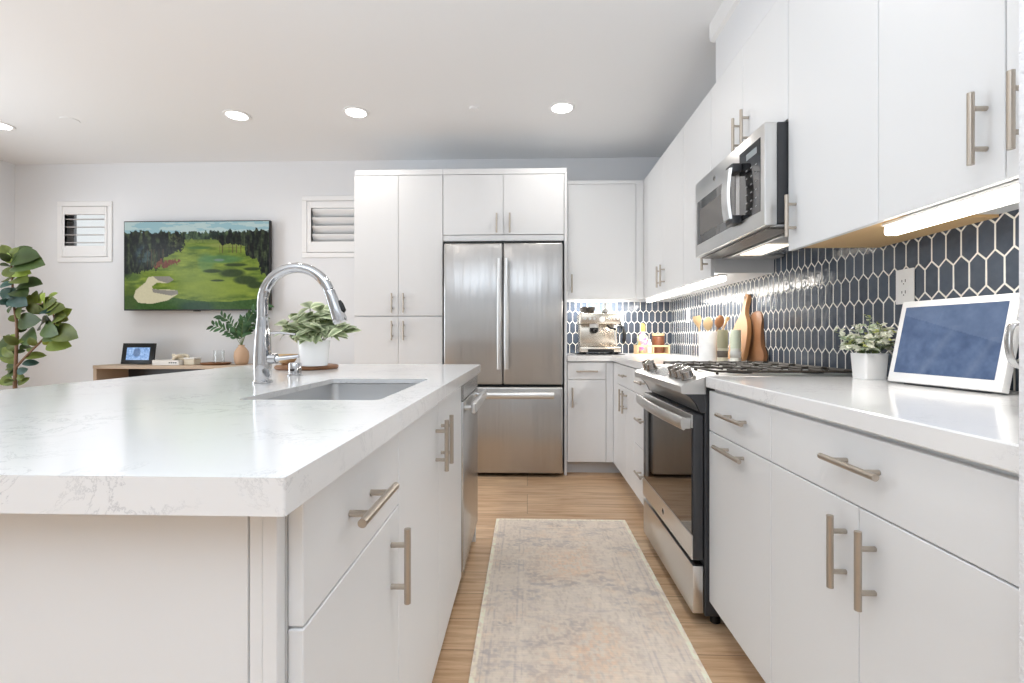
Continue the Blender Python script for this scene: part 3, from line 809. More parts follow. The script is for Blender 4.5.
obj('lamp_housing', box(bm_new(), 1.0, 1.15, MN + .12, MF - .12, MB - .016, MB - .0045, .002), m_steelh, t)
obj('lamp_lens', box(bm_new(), 1.02, 1.12, 2.10, 2.36, MB - .019, MB - .0165, .001), m_hood, t)['label'] = 'lit lens under the microwave'
obj('vent_lip', box(bm_new(), 1.0, 1.27, MF - .11, MF - .02, MB - .012, MB - .0045, .002), m_steelh, t)

# ------------------------------------------------------------------ lights of the room
def ceiling_light(x, y, label, power=2.6):
    t = thing('ceiling_light', label, 'ceiling light', (x, y, CE), 'round recessed ceiling lights')
    bm = bm_new(); lathe(bm, [(.072, CE - .001), (.092, CE - .001), (.090, CE - .006), (.074, CE - .009), (.070, CE - .006), (.072, CE - .001)], (x, y, 0), 32); obj('trim_ring', bm, m_trim, t)
    bm = bm_new(); lathe(bm, [(.001, CE - .005), (.070, CE - .005), (.070, CE - .0012), (.001, CE - .0012)], (x, y, 0), 32); obj('lens', bm, m_lens, t)
    l = bpy.data.lights.new('lamp', 'AREA'); l.shape = 'DISK'; l.size = .13; l.energy = power; l.color = (1, .94, .88); l.spread = math.radians(150)
    o = bpy.data.objects.new('lamp', l); COL.objects.link(o); o.parent = t; o.location = (0, 0, -.012)
ceiling_light(-2.095, 3.437, 'lit round ceiling light nearest the television, between it and the pantry')
ceiling_light(-1.22, 3.418, 'lit round ceiling light just left of the pantry cabinet top')
ceiling_light(.242, 3.397, 'lit round ceiling light above the refrigerator')
ceiling_light(-3.99, 3.54, 'lit round ceiling light cut by the left edge of the photo')
ceiling_light(.25, 2.18, 'round ceiling light over the kitchen aisle, just above the top edge of the photo')
ceiling_light(-1.2, 1.9, 'added unseen round ceiling light above the island')  # out of view, added for the light it gives
ceiling_light(.25, .7, 'added unseen round ceiling light over the near end of the aisle')  # also unseen, added to light the lower fronts and floor
bm = bm_new(); lathe(bm, [(.001, CE - .004), (.055, CE - .004), (.058, CE - .0005), (.001, CE - .0005)], (-3.376, 3.478, 0), 28)
solo('ceiling_cover_plate', bm, m_ceil, 'flat white round cover on the ceiling near the left wall', 'cover')
bm = bm_new(); lathe(bm, [(.001, CE - .014), (.030, CE - .014), (.034, CE - .010), (.034, CE - .0005), (.001, CE - .0005)], (-.373, 3.385, 0), 28)
solo('fire_sprinkler_cover', bm, m_trim, 'small white round sprinkler cover on the ceiling above the pantry', 'cover')

def bar_light(name, label, x0, x1, y0, y1, power, lift=0.0):
    z1 = HB + .0188 - (.008 if y0 < 1.4 else 0) + lift; z0 = z1 - .036
    t = thing(name, label, 'cabinet light', ((x0 + x1) / 2, (y0 + y1) / 2, z1), 'lit bars under the wall cabinets')
    obj('housing', box(bm_new(), x0 - .003, x1 + .003, y0, y1, z1 - .008, z1, .001), m_trim, t)
    obj('diffuser', box(bm_new(), x0, x1, y0 + .002, y1 - .002, z0, z1 - .0085, .008, 3), m_bar, t, angle=60)
    l = bpy.data.lights.new('lamp', 'AREA'); l.shape = 'RECTANGLE'; l.size = (x1 - x0) * .9; l.size_y = (y1 - y0) * .96; l.energy = power; l.color = (1, .95, .88)
    o = bpy.data.objects.new('lamp', l); COL.objects.link(o); o.parent = t; o.location = (0, 0, z0 - z1 - .004)
bar_light('cabinet_light', 'lit white bar under the wall cabinet above the photo display', 1.015, 1.055, .66, 1.42, 1.7)
bar_light('cabinet_light', 'lit white bar under the wall cabinets just beyond the microwave', 1.015, 1.055, 2.60, 3.52, 4.5)
bar_light('cabinet_light', 'lit white bar deep in the far corner under the wall cabinets', 1.015, 1.055, 3.56, 4.18, 5.0)
bar_light('cabinet_light', 'lit white bar under the back wall cabinet over the espresso machine', .40, .86, 4.235, 4.275, 9.0, .04)

# ------------------------------------------------------------------ rug
RX0, RX1, RY0, RY1 = -.18, .564, .42, 2.815
def rug_fn(u, v):
    x = u * (RX1 - RX0); y = v * (RY1 - RY0); Wd, L = RX1 - RX0, RY1 - RY0
    base = np.stack([np.full_like(x, 206.), np.full_like(x, 198.), np.full_like(x, 188.)], -1)
    def mix(c, a):
        nonlocal base
        base = base * (1 - a[..., None]) + np.array(c, float) * a[..., None]
    ed = np.minimum(np.minimum(x, Wd - x), np.minimum(y, L - y))
    wear = vnoise(x * 9, y * 9, 3); fine = vnoise(x * 70, y * 70, 5, 3); mid = vnoise(x * 26, y * 26, 9, 3)
    def ss(a, lo, hi): return np.clip((a - lo) / (hi - lo), 0, 1)
    # overall mottling
    mix((188, 178, 172), ss(fine, .4, .7) * .5 * ss(mid, .3, .6))
    mix((204, 182, 160), ss(wear, .52, .72) * .5 * ss(fine, .2, .6))
    # pale edge
    mix((226, 218, 202), (ed < .018) * 1.0)
    # border bands
    for lo, hi, s in ((.028, .034, .5), (.05, .056, .45), (.135, .142, .45), (.158, .163, .4)):
        mix((160, 154, 154), ((ed > lo) & (ed < hi)) * s * ss(mid, .3, .6))
    # worn motifs in the border and field: little rosettes on a lattice
    def motif(px, py, ox, oy, r, col, s):
        gx = (x - ox) / px; gy = (y - oy) / py
        dx = (gx - np.round(gx)) * px; dy = (gy - np.round(gy)) * py
        rr = np.hypot(dx, dy); an = np.arctan2(dy, dx)
        pet = r * (.72 + .28 * np.cos(8 * an))
        a = np.clip((pet - rr) / (r * .25), 0, 1) * (0.45 + .55 * (np.sin(rr / r * 14) > -.2))
        k = vnoise(np.round(gx) * 3.7 + 50, np.round(gy) * 5.1 + 50, 21, 1)
        mix(col, a * s * ss(fine, .3, .65) * (0.35 + .9 * k) * ss(wear, .3, .55))
    bd = (ed > .056) & (ed < .135)
    sv = base.copy()
    motif(.124, .16, .062 + .035, .09, .05, (150, 144, 142), .8)
    base = np.where(bd[..., None], base, sv)
    sv = base.copy()
    motif(.186, .34, Wd / 2, .2, .085, (172, 164, 160), .6); motif(.186, .34, Wd / 2 + .093, .37, .07, (206, 176, 150), .7)
    motif(.09, .09, .03, .04, .035, (172, 166, 164), .5)
    base = np.where((ed > .163)[..., None], base, sv)
    # larger faded medallions
    for cx, cy, r in ((.37, .55, .2), (.37, 1.2, .24), (.37, 1.85, .2)):
        rr = np.hypot((x - cx), (y - cy) * .8)
        mix((164, 157, 154), np.clip(1 - np.abs(rr - r * .72) / .05, 0, 1) * .35 * ss(fine, .35, .65))
        mix((206, 174, 146), np.clip(1.2 - rr / (r * .7), 0, 1) * .6 * ss(fine, .25, .6))
    # worn dark patches
    dk = ss(vnoise(x * 6 + 4, y * 14 + 9, 31, 3), .6, .75) * ss(fine, .35, .65)
    mix((146, 142, 144), dk * .55)
    mix((176, 166, 158), ss(vnoise(x * 140, y * 46, 41, 2), .5, .75) * .45)
    mix((216, 206, 194), ss(vnoise(x * 30, y * 90, 47, 2), .55, .8) * .5)
    # weave
    wv = (np.sin(y * 900) * .5 + .5) * 5 + fine * 16 - 10
    base = base * .9 + np.array((205., 196., 186.)) * .1
    return (base + wv[..., None]) * np.array((1.18, 1.16, 1.14))
t = thing('runner_rug', 'cream distressed oriental-pattern runner rug on the wood floor of the aisle', 'rug', ((RX0 + RX1) / 2, (RY0 + RY1) / 2, 0))
obj('backing', box(bm_new(), RX0, RX1, RY0, RY1, .0005, .0075, .002), mat('rug_edge', (222, 214, 198), .95), t)
vcol_grid('pile', 190, 560, rug_fn, lambda a, b_: (RX0 + .001 + a * (RX1 - RX0 - .002), RY1 - .001 - b_ * (RY1 - RY0 - .002), .0079), dyed_mat('rug_pile', .95, .5), t)

# ------------------------------------------------------------------ television with a golf course on it
def golf_fn(u, v):
    x = 65 + u * 875; y = 70 + v * 535
    n1 = vnoise(x / 60, y / 14, 1); n2 = vnoise(x / 9, y / 9, 2); n3 = vnoise(x / 25, y / 25, 4)
    def C(*c): return np.array(c, float)
    img = C(112, 134, 52) + (n1[..., None] - .5) * C(90, 80, 40) + (n2[..., None] - .5) * 14
    def put(mask, col, nz=0.0, a=1.0):
        nonlocal img
        m = np.clip(mask, 0, 1)[..., None] * a
        img = img * (1 - m) + (C(*col) + (n2[..., None] - .5) * nz) * m
    def el(cx, cy, rx, ry, soft=.4):
        r = np.hypot((x - cx) / rx, (y - cy) / ry); return np.clip((1 - r) / soft, 0, 1)
    tr = vnoise(x / 13, y / 46, 14, 3); jx = x + (n2 - .5) * 30; jy = y + (n2 - .5) * 26 + (vnoise(x / 16, y / 400, 17, 3) - .5) * 46
    put(el(620, 470, 300, 70), (132, 152, 58), 10, .8); put(el(470, 400, 200, 40), (128, 150, 62), 10, .6); put(el(650, 300, 160, 30), (70, 118, 78), 10, .7)
    put(el(560, 320, 60, 70), (88, 132, 88), 6, .5); put(el(690, 215, 160, 18), (138, 150, 82), 12, .8); put(el(520, 230, 90, 10), (66, 104, 56), 8, .8)
    put(el(640, 305, 40, 10), (120, 140, 150), 10, .7)
    sky = jy < 138
    put((y < 150) * 1.0, (150, 188, 206), 0); put((vnoise(x / 90, y / 16, 8) > .52) * (y < 140) * 1.0, (196, 214, 220), 0, .7)
    put(((jy > 132) & (jy < 186)) * 1.0, (46, 62, 52), 40)
    put(((y > 180) & (y < 200) & (x > 430) & (x < 640)) * 1.0, (112, 130, 66), 40, .8)
    put(in_poly(jx, jy, [(40, 140), (150, 132), (200, 120), (245, 145), (330, 132), (430, 136), (432, 200), (410, 250), (300, 285), (300, 345), (150, 390), (40, 412)]) * 1.0, (26, 34, 27), 44)
    put(el(180, 270, 60, 70) * (n3 > .4), (62, 88, 100), 30, .7); put(el(370, 190, 50, 50) * (n2 > .5), (92, 100, 60), 30, .5)
    put(in_poly(x, jy, [(270, 305), (410, 303), (400, 325), (300, 345), (240, 350)]) * 1.0, (112, 62, 46), 30)
    put(in_poly(jx, jy, [(600, 160), (780, 132), (850, 120), (960, 122), (960, 410), (893, 395), (880, 310), (800, 275), (790, 215), (660, 212)]) * 1.0, (27, 35, 30), 44)
    wood = (img.sum(-1) < 210) & (y > 120) & (y < 420)
    img = img + (wood * np.clip((tr - .5) * 3, -.3, 1))[..., None] * C(44, 50, 28)
    for k, tx_ in enumerate((230, 250, 276, 300, 205, 645, 700, 722, 745, 772, 660, 820)):
        put(((np.abs(x - tx_) < 2.2) & (y > (215 if tx_ > 500 else 235)) & (y < (262 if tx_ > 500 else 345))) * 1.0, (84, 70, 48), 20, .8)
    for cx, cy, rx, ry in ((720, 385, 90, 30), (800, 428, 85, 32), (860, 458, 60, 26), (740, 335, 80, 12), (600, 372, 66, 14), (840, 360, 60, 12), (630, 430, 50, 8)):
        put(el(cx, cy, rx, ry, .35), (44, 62, 30), 18, .92)
    put((y > 540 + 20 * np.cos((x - 640) / 150)) * 1.0, (50, 84, 40), 30, .9); put(el(500, 590, 130, 40), (34, 66, 50), 14, .8); put(el(110, 410, 60, 30), (74, 100, 40), 20, .8); put(el(100, 530, 60, 100), (64, 86, 36), 24, .7)
    put(in_poly(x, y, [(210, 408), (193, 440), (133, 488), (121, 530), (150, 565), (230, 572), (330, 550), (390, 512), (388, 490), (330, 484), (240, 482), (232, 466), (262, 442), (330, 446), (366, 424), (340, 405), (250, 402)]) * 1.0, (206, 202, 178), 12)
    put(in_poly(x, y, [(238, 402), (340, 404), (366, 424), (330, 446), (268, 428)]) * 1.0, (142, 140, 136), 12)
    put(in_poly(x, y, [(232, 480), (300, 488), (388, 490), (392, 512), (350, 522), (240, 502)]) * 1.0, (140, 138, 136), 12)
    return img * np.array((1.02, 1.0, .95))
TX0, TX1, TZ0, TZ1, TY = -3.65, -2.305, 1.302, 2.110, 4.275
t = thing('television', 'flat wall-mounted television showing a sunny golf course', 'television', ((TX0 + TX1) / 2, 4.31, TZ0))
obj('casing', box(bm_new(), TX0, TX1, TY, TY + .035, TZ0, TZ1, .003), m_black, t)
obj('wall_mount', box(bm_new(), -3.2, -2.75, TY + .036, YW - .001, 1.5, 1.9), m_black, t)
bm = bm_new(); box(bm, -3.01, -2.95, TY + .002, TY + .02, TZ0 - .008, TZ0 - .0005, .002); obj('sensor_bump', bm, m_black, t)
vcol_grid('screen', 300, 180, golf_fn, lambda a, b_: (TX0 + .009 + a * (TX1 - TX0 - .018), TY - .0012, TZ1 - .009 - b_ * (TZ1 - TZ0 - .020)), picture_mat('golf_screen', .84, .22, .12), t)

# ------------------------------------------------------------------ console and what stands on it
CZ = .822; CY0 = 4.0
c0x = P(92.5, 367, Y=CY0).x
t = thing('console_table', 'pale oak console table against the wall beneath the television', 'console', (-2.75, 4.18, 0))
bm = bm_new(); box(bm, c0x, -1.75, CY0, YW - .02, CZ - .03, CZ, .002); obj('top', bm, m_oak, t)
for xx in (c0x + .002, -1.75 - .032):
    obj('side_panel', box(bm_new(), xx, xx + .03, CY0 + .002, YW - .022, 0, CZ - .031, .002), m_oak, t)
obj('divider', box(bm_new(), -2.72, -2.70, CY0 + .01, YW - .03, .14, CZ - .031), m_oak, t)
obj('shelf', box(bm_new(), c0x + .034, -1.784, CY0 + .01, YW - .03, .11, .14), m_oak, t)
obj('back_panel', box(bm_new(), c0x + .034, -1.784, YW - .029, YW - .022, .142, CZ - .031), m_dark, t)
# digital photo frame
def pf_fn(u, v):
    n = vnoise(u * 14, v * 9, 5); n2 = vnoise(u * 40, v * 26, 8)
    img = np.array((150., 186., 236.)) + (n[..., None] - .5) * np.array((120., 110., 90.)) + (n2[..., None] - .5) * 50
    m = (np.hypot((u - .45) / .16, (v - .4) / .34) < 1)[..., None] * .55
    return img * (1 - m) + np.array((70., 88., 120.)) * m
fl = P(120.5, 364, Y=4.12); fr_ = P(153, 364, Y=4.12); fw = fr_.x - fl.x; fh = .182
t = thing('digital_photo_frame', 'black digital photo frame with a pale blue picture on the oak console', 'photo frame', ((fl.x + fr_.x) / 2, 4.12, CZ + .0005), local=True)
tl = math.radians(9); cT, sT = math.cos(tl), math.sin(tl)
fp = lambda a, b_, d: (a, b_ * sT + d * cT, b_ * cT - d * sT + .006)
hw = fw / 2
obj('frame', prism(bm_new(), [(-hw, 0), (hw, 0), (hw, fh), (-hw, fh)], .016, fp, .002), m_black, t)
vcol_grid('screen', 60, 40, pf_fn, lambda a, b_: fp(-hw + .042 + a * (fw - .084), fh - .038 - b_ * (fh - .072), -.0008), picture_mat('photo_screen', .9, .25), t)
obj('stand', prism(bm_new(), [(0.035, 0), (.11, 0), (.05, .10), (.045, .10)], .05, lambda a, b_, d: (d - .025, a, b_ + .0), .001), m_black, t)
# small things along the console
def on_console(u, y=4.12): return P(u, 364, Y=y).x
bm = bm_new(); x = on_console(156.5); box(bm, x - .022, x + .022, 4.10, 4.14, CZ + .0005, CZ + .042, .003); solo('small_box', bm, m_cream, 'tiny pale square box beside the photo frame on the console', 'box')
xa, xb = on_console(160), on_console(186)
t = thing('book', 'white hardback book lying flat on the oak console beneath the cream knot', 'book', ((xa + xb) / 2, 4.12, CZ))
obj('cover', box(bm_new(), xa, xb, 4.03, 4.20, CZ + .0005, CZ + .042, .002), m_paper, t)
bm = bm_new()
for k in range(4):
    x = xb - .085 + k * .018; box(bm, x, x + .012, 4.0292, 4.0299, CZ + .017, CZ + .027)
obj('spine_lettering', bm, m_dark, t)
x0 = on_console(181); bm = bm_new()
pts = []
for k in range(49):
    a = 2 * PI * k / 48
    pts.append((x0 + .052 * (math.sin(a) + 2 * math.sin(2 * a)) / 2.4, 4.10 + .045 * (math.cos(a) - 2 * math.cos(2 * a)) / 2.6, CZ + .066 - .017 * math.sin(3 * a)))
tube(bm, pts[:-1] + [pts[0]], .0135, 10, caps=False); solo('knot_ornament', bm, m_cream, 'cream chain-link knot ornament lying on the white book', 'ornament', angle=70)
xa, xb = on_console(187.5), on_console(198)
t = thing('keepsake_box', 'small white box with a clasp right of the book on the console', 'box', ((xa + xb) / 2, 4.12, CZ))
obj('base', box(bm_new(), xa, xb, 4.07, 4.16, CZ + .0005, CZ + .048, .004), m_cream, t); obj('lid', box(bm_new(), xa - .002, xb + .002, 4.068, 4.162, CZ + .0488, CZ + .062, .004), m_paper, t)
xa, xb = on_console(200), on_console(232)
t = thing('wooden_tray', 'low brown wooden tray on the console holding the glass holder', 'tray', ((xa + xb) / 2, 4.10, CZ))
bm = bm_new(); lathe(bm, [(.001, CZ + .0005), (.105, CZ + .0005), (.122, CZ + .018), (.117, CZ + .020), (.10, CZ + .008), (.001, CZ + .008)], ((xa + xb) / 2, 4.12, 0), 32); obj('dish', bm, m_wooddk, t, angle=50)
xg = on_console(219, 4.12)
t = thing('glass_candle_holder', 'clear glass cylinder candle holder standing on the brown tray', 'candle holder', (xg, 4.12, CZ + .009))
bm = bm_new(); lathe(bm, [(.001, CZ + .0088), (.042, CZ + .0088), (.042, CZ + .125), (.039, CZ + .125), (.039, CZ + .014), (.001, CZ + .014)], (xg, 4.12, 0), 28); obj('glass', bm, m_glass, t)

# ------------------------------------------------------------------ foliage tools
def leaf_mesh(name, leaves, m, parent, n=6):
    """leaves: (base, tip, normal, width, colour mid, colour edge, droop, profile)"""
    V, Fc, C = [], [], []
    for base, tip, nrm, wd, cm, ce, droop, prof in leaves:
        base, tip, nrm = Vector(base), Vector(tip), Vector(nrm)
        ax = tip - base; L = ax.length; ax.normalize()
        side = ax.cross(nrm); side.normalize(); nn = side.cross(ax).normalized()
        s0 = len(V)
        for k in range(n + 1):
            q = k / n
            w_ = wd * .5 * (math.sin(PI * q ** prof) ** .66 if 0 < q < 1 else 0.02)
            c = base + ax * (L * q) + nn * (droop * L * math.sin(PI * q * .5) * -q + 0.10 * L * math.sin(PI * q))
            fold = w_ * .13
            for sx, f in ((-1, fold), (-.5, fold * .35), (0, 0), (.5, fold * .35), (1, fold)):
                V.append(c + side * (w_ * sx) + nn * f)
                e_ = abs(sx); jit = random.uniform(.93, 1.07)
                col = [lin((min(255, (cm[i] * (1 - e_) + ce[i] * e_) * jit),))[0] for i in range(3)]
                C.append((*col, 1))
        for k in range(n):
            for j in range(4):
                a = s0 + k * 5 + j; Fc.append((a, a + 1, a + 6, a + 5))
    me = bpy.data.meshes.new(name); me.from_pydata(V, [], Fc)
    for p_ in me.polygons: p_.use_smooth = True
    ca = me.color_attributes.new('leaf', 'FLOAT_COLOR', 'POINT'); ca.data.foreach_set('color', np.array(C, np.float32).ravel())
    me.materials.append(m)
    o = bpy.data.objects.new(name, me); COL.objects.link(o)
    me.transform(Matrix.Translation(-parent.location)); o.parent = parent
    return o
m_leafg = leaf_mat('glossy_leaf', .42); m_leafm = leaf_mat('soft_leaf', .55)
m_stem = mat('brown_stem', (112, 84, 62), .7); m_stemg = mat('green_stem', (110, 128, 78), .6)

# olive-like branches in the tan vase on the console
xv = on_console(241.5, 4.16)
t = thing('vase', 'tan ceramic bottle vase on the console holding dark green branches', 'vase', (xv, 4.16, CZ))
bm = bm_new(); lathe(bm, [(.001, CZ + .0005), (.042, CZ + .0005), (.054, CZ + .02), (.061, CZ + .07), (.056, CZ + .115), (.036, CZ + .145), (.024, CZ + .158), (.026, CZ + .172), (.021, CZ + .172), (.019, CZ + .155), (.001, CZ + .15)], (xv, 4.16, 0), 32)
obj('body', bm, m_terra, t, angle=60)
t2 = thing('leafy_branches', 'dark green leafy branches standing in the tan vase', 'branches', (xv, 4.16, CZ + .15))
lv = []; st = bm_new(); rg = random.Random(3)
for (ex, ez, ey) in ((-.23, .22, -.02), (-.13, .30, -.06), (.02, .28, .02), (.13, .33, -.05), (.20, .40, .02), (.07, .24, -.1), (-.07, .20, .06), (.22, .30, -.05)):
    p0 = Vector((xv + ex * .02, 4.16, CZ + .16)); p3 = Vector((xv + ex, 4.16 + ey, CZ + .12 + ez)); p1 = p0 + Vector((ex * .2, ey * .2, ez * .6))
    cur = [p0 * (1 - q) ** 2 + p1 * 2 * q * (1 - q) + p3 * q * q for q in [k / 10 for k in range(11)]]
    tube(st, cur, .0022, 6)
    for k in range(3, 11):
        for s in (-1, 1):
            d = (cur[k] - cur[k - 1]).normalized(); sd = Vector((-d.z, rg.uniform(-.6, .6), d.x)) * s
            dr = (d * .7 + sd * .8).normalized(); L = rg.uniform(.05, .085)
            g = rg.uniform(.75, 1.2)
            lv.append((cur[k], cur[k] + dr * L, (rg.uniform(-.5, .5), -1, rg.uniform(-.2, .6)), .026, (58 * g, 92 * g, 58 * g), (70 * g, 104 * g, 66 * g), .2, 1.0))
obj('stems', st, m_stemg, t2); leaf_mesh('leaves', lv, m_leafm, t2, 4)

# ------------------------------------------------------------------ tall floor plant
PY = 3.62
def fz(a, b_, y=PY): return P(a / 4.14, 230 + b_ / 4.14, Y=y)
base = fz(62, 600); bx_, by_ = base.x, PY
t = thing('potted_rubber_plant', 'tall potted rubber plant with big glossy green leaves in the left corner behind the island', 'plant', (bx_, by_, 0))
bm = bm_new(); lathe(bm, [(.001, .0005), (.13, .0005), (.165, .34), (.17, .36), (.155, .36), (.15, .32), (.001, .32)], (bx_, by_, 0), 32); obj('pot', bm, m_whitecer, t, angle=60)
bm = bm_new(); lathe(bm, [(.001, .322), (.148, .321), (.001, .335)], (bx_, by_, 0), 24); obj('soil', bm, m_soil, t)
st = bm_new()
def crv(pts, r0, r1):
    pts = [Vector(p_) for p_ in pts]; out = []
    for i in range(len(pts) - 1):
        a, b_, c, d = pts[max(i - 1, 0)], pts[i], pts[i + 1], pts[min(i + 2, len(pts) - 1)]
        for k in range(6):
            q = k / 6; out.append(.5 * ((2 * b_) + (c - a) * q + (2 * a - 5 * b_ + 4 * c - d) * q * q + (3 * b_ - a - 3 * c + d) * q ** 3))
    out.append(pts[-1]); return out, [r0 + (r1 - r0) * i / (len(out) - 1) for i in range(len(out))]
o_, r_ = crv([(bx_, by_, .33), (bx_ + .01, by_, .55), fz(62, 640), fz(66, 540), fz(70, 400), fz(60, 330), fz(50, 200), fz(46, 90)], .017, .005); tube(st, o_, r_, 10)
o_, r_ = crv([fz(64, 570), fz(120, 510), fz(190, 440), fz(225, 385), fz(215, 330)], .009, .005); tube(st, o_, r_, 8)
o_, r_ = crv([fz(68, 330), fz(110, 315), fz(175, 305), fz(200, 290)], .006, .004); tube(st, o_, r_, 8)
obj('trunk', st, m_stem, t, angle=70)
lf = [(50,120,2,58,1),(50,112,122,66,0),(52,134,142,98,0),(55,150,160,130,0),(50,128,-5,98,0),(45,152,-5,140,0),(72,190,2,162,1),(58,182,116,172,2),(68,238,160,212,0),(58,222,-8,232,3),(60,238,8,278,3),(66,262,18,318,3),(48,272,95,305,3),(104,298,66,368,1),(108,306,176,342,1),(152,306,140,248,2),(172,304,160,248,2),(192,304,228,256,2),(180,322,220,286,1),(205,352,252,316,1),(232,386,284,326,2),(205,368,150,406,1),(74,388,152,370,0),(152,474,98,408,0),(182,398,222,428,0),(218,398,304,408,1),(228,420,304,438,1),(178,444,262,424,0),(190,482,284,474,2),(78,474,15,440,1),(70,476,108,446,2),(80,492,128,478,0),(60,524,0,488,1),(62,554,6,500,1),(100,530,188,514,1),(90,556,162,546,3),(70,594,112,574,3),(55,642,0,604,1),(75,644,118,608,1),(70,300,30,250,1),(62,560,20,590,0),(62,300,-12,300,3),(66,520,-10,440,0),(210,340,160,330,3),(230,360,286,372,1)]
lf += [(46,120,70,70,1),(48,130,100,112,0),(46,140,20,92,2),(60,200,20,200,1),(62,205,100,205,1),(64,250,100,262,0),(60,270,36,250,1),(62,290,92,262,1),(64,310,28,340,0),(68,350,104,330,1),(70,380,40,352,1),(70,400,110,420,0),(130,310,118,268,1),(160,308,200,338,0),(186,306,176,262,2),(196,330,228,300,1),(214,350,196,322,2),(222,372,258,352,1),(214,380,180,358,0),(206,404,160,430,1),(224,396,262,392,2),(196,436,240,452,1),(180,452,210,474,2),(150,480,120,446,1),(120,506,140,476,1),(72,460,46,430,2),(64,500,30,470,1),(72,510,104,496,0),(66,570,34,556,1),(60,600,30,578,0),(66,610,100,606,1),(60,620,20,630,1)]
gc = {0: (56, 72, 36), 1: (84, 94, 42), 2: (120, 136, 58), 3: (54, 78, 70)}
lv = []; rg = random.Random(11)
for a, b_, c, d, k in lf:
    dy = rg.uniform(-.11, .09)
    p0 = fz(a, b_); p1 = fz(c, d); p1 = P(c / 4.14, 230 + d / 4.14, Y=PY + dy)
    L = (p1 - p0).length
    g = rg.uniform(.85, 1.12); cm = tuple(v * g for v in gc[k]); ce = tuple(min(255, v * g * 1.12 + 6) for v in gc[k])
    lv.append((p0, p1, (rg.uniform(-.4, .4), -rg.uniform(.6, 1.1), rg.uniform(.1, .7)), max(.06, L * .60), cm, ce, .14, 1.0))
leaf_mesh('foliage', lv, m_leafg, t, 7)

# ------------------------------------------------------------------ island: board, potted plant, wooden bowl
Yp = 2.08; cpx = P(314, 370, Y=Yp).x
bm = bm_new()
bc = P(303, 368, Y=2.12).x
lathe(bm, [(.001, CT + .0005), (.128, CT + .0005), (.134, CT + .006), (.134, CT + .013), (.128, CT + .018), (.001, CT + .018)], (bc, 2.16, 0), 40)
solo('wooden_board', bm, m_wooddk, 'round brown wooden board on the island under the white potted plant', 'board')
zt = CT + .0185
t = thing('potted_plant', 'bushy variegated plant in a plain white pot on the round board on the island', 'plant', (cpx, Yp, zt))
bm = bm_new(); lathe(bm, [(.001, zt), (.052, zt), (.057, zt + .006), (.066, zt + .105), (.0665, zt + .11), (.062, zt + .11), (.06, zt + .09), (.001, zt + .09)], (cpx, Yp, 0), 36); obj('pot', bm, m_whitecer, t, angle=60)
bm = bm_new(); lathe(bm, [(.001, zt + .0905), (.0595, zt + .0905), (.001, zt + .096)], (cpx, Yp, 0), 20); obj('soil', bm, m_soil, t)
lv = []; st = bm_new(); rg = random.Random(5)
for k in range(26):
    a = rg.uniform(0, 2 * PI); rr = rg.uniform(.02, .155); hh = .10 + rg.uniform(.02, .17) * (1 - rr / .26)
    e = Vector((cpx + rr * math.cos(a), Yp + rr * .8 * math.sin(a), zt + hh)); s = Vector((cpx + .02 * math.cos(a), Yp + .02 * math.sin(a), zt + .09))
    mid = (s + e) / 2 + Vector((0, 0, .02)); tube(st, [s, mid, e], .0018, 5)
    for q in range(5):
        b2 = a + rg.uniform(-2.0, 2.0); L = rg.uniform(.055, .086); f = e if q < 3 else mid
        dr = Vector((math.cos(b2), math.sin(b2), rg.uniform(-.5, .9))).normalized(); g = rg.uniform(.88, 1.14)
        lv.append((f, f + dr * L, (dr.x * .2 + rg.uniform(-.3, .3), -.6, 1), L * .66, (126 * g, 142 * g, 104 * g), (218 * g, 226 * g, 190 * g), .3, .8))
obj('stems', st, m_stemg, t); leaf_mesh('foliage', lv, m_leafm, t, 5)
xw = P(288, 366, Y=2.2).x
t = thing('wooden_bowl', 'small tan wooden bowl on the round board behind the faucet', 'bowl', (xw, 2.19, zt))
bm = bm_new(); lathe(bm, [(.001, zt), (.022, zt), (.038, zt + .018), (.046, zt + .045), (.043, zt + .046), (.034, zt + .02), (.001, zt + .008)], (xw, 2.19, 0), 30); obj('bowl', bm, m_woodlt, t, angle=60)

# ------------------------------------------------------------------ right counter
# photo display
b0 = P(888.5, 383, Z=CT); b1 = P(999, 395.3, Z=CT)
ang = math.atan2(b1.y - b0.y, b1.x - b0.x)
Ld = (b1 - b0).length + .012; Hd = .250
t = thing('digital_display', 'large white-framed digital display leaning back on the right counter with a blue screen', 'display', ((b0.x + b1.x) / 2, (b0.y + b1.y) / 2, CT + .0005), local=True, rz=ang)
# local x runs along the frame from its far end to its near end; local +y points to the wall
tl = math.radians(12); cT2, sT2 = math.cos(tl), math.sin(tl)
fp2 = lambda a, b_, d: (a, b_ * sT2 + d * cT2, b_ * cT2 - d * sT2 + .0075)
hw = Ld / 2
obj('frame', prism(bm_new(), [(-hw, 0), (hw, 0), (hw, Hd), (-hw, Hd)], .022, fp2, .004), m_whitepl, t)
def disp_fn(u, v):  # room reflections painted in: blue glow, diagonal bands, lighter upper part
    n = vnoise(u * 10, v * 7, 3); n2 = vnoise(u * 34, v * 24, 9)
    img = np.array((92., 114., 152.)) + (n[..., None] - .5) * 40 + (n2[..., None] - .5) * 14
    dg = np.clip(1 - np.abs(u * .9 + v * .35 - .62) / .07, 0, 1) * .3 * (v > .3); dg += np.clip(1 - np.abs(u * .9 + v * .30 - .98) / .06, 0, 1) * .3 * (v > .45)
    img = img * (1 - dg[..., None]) + np.array((146., 160., 186.)) * dg[..., None]
    up = (v < .12 + .42 * u)[..., None] * .42
    return img * (1 - up) + np.array((128., 146., 176.)) * up
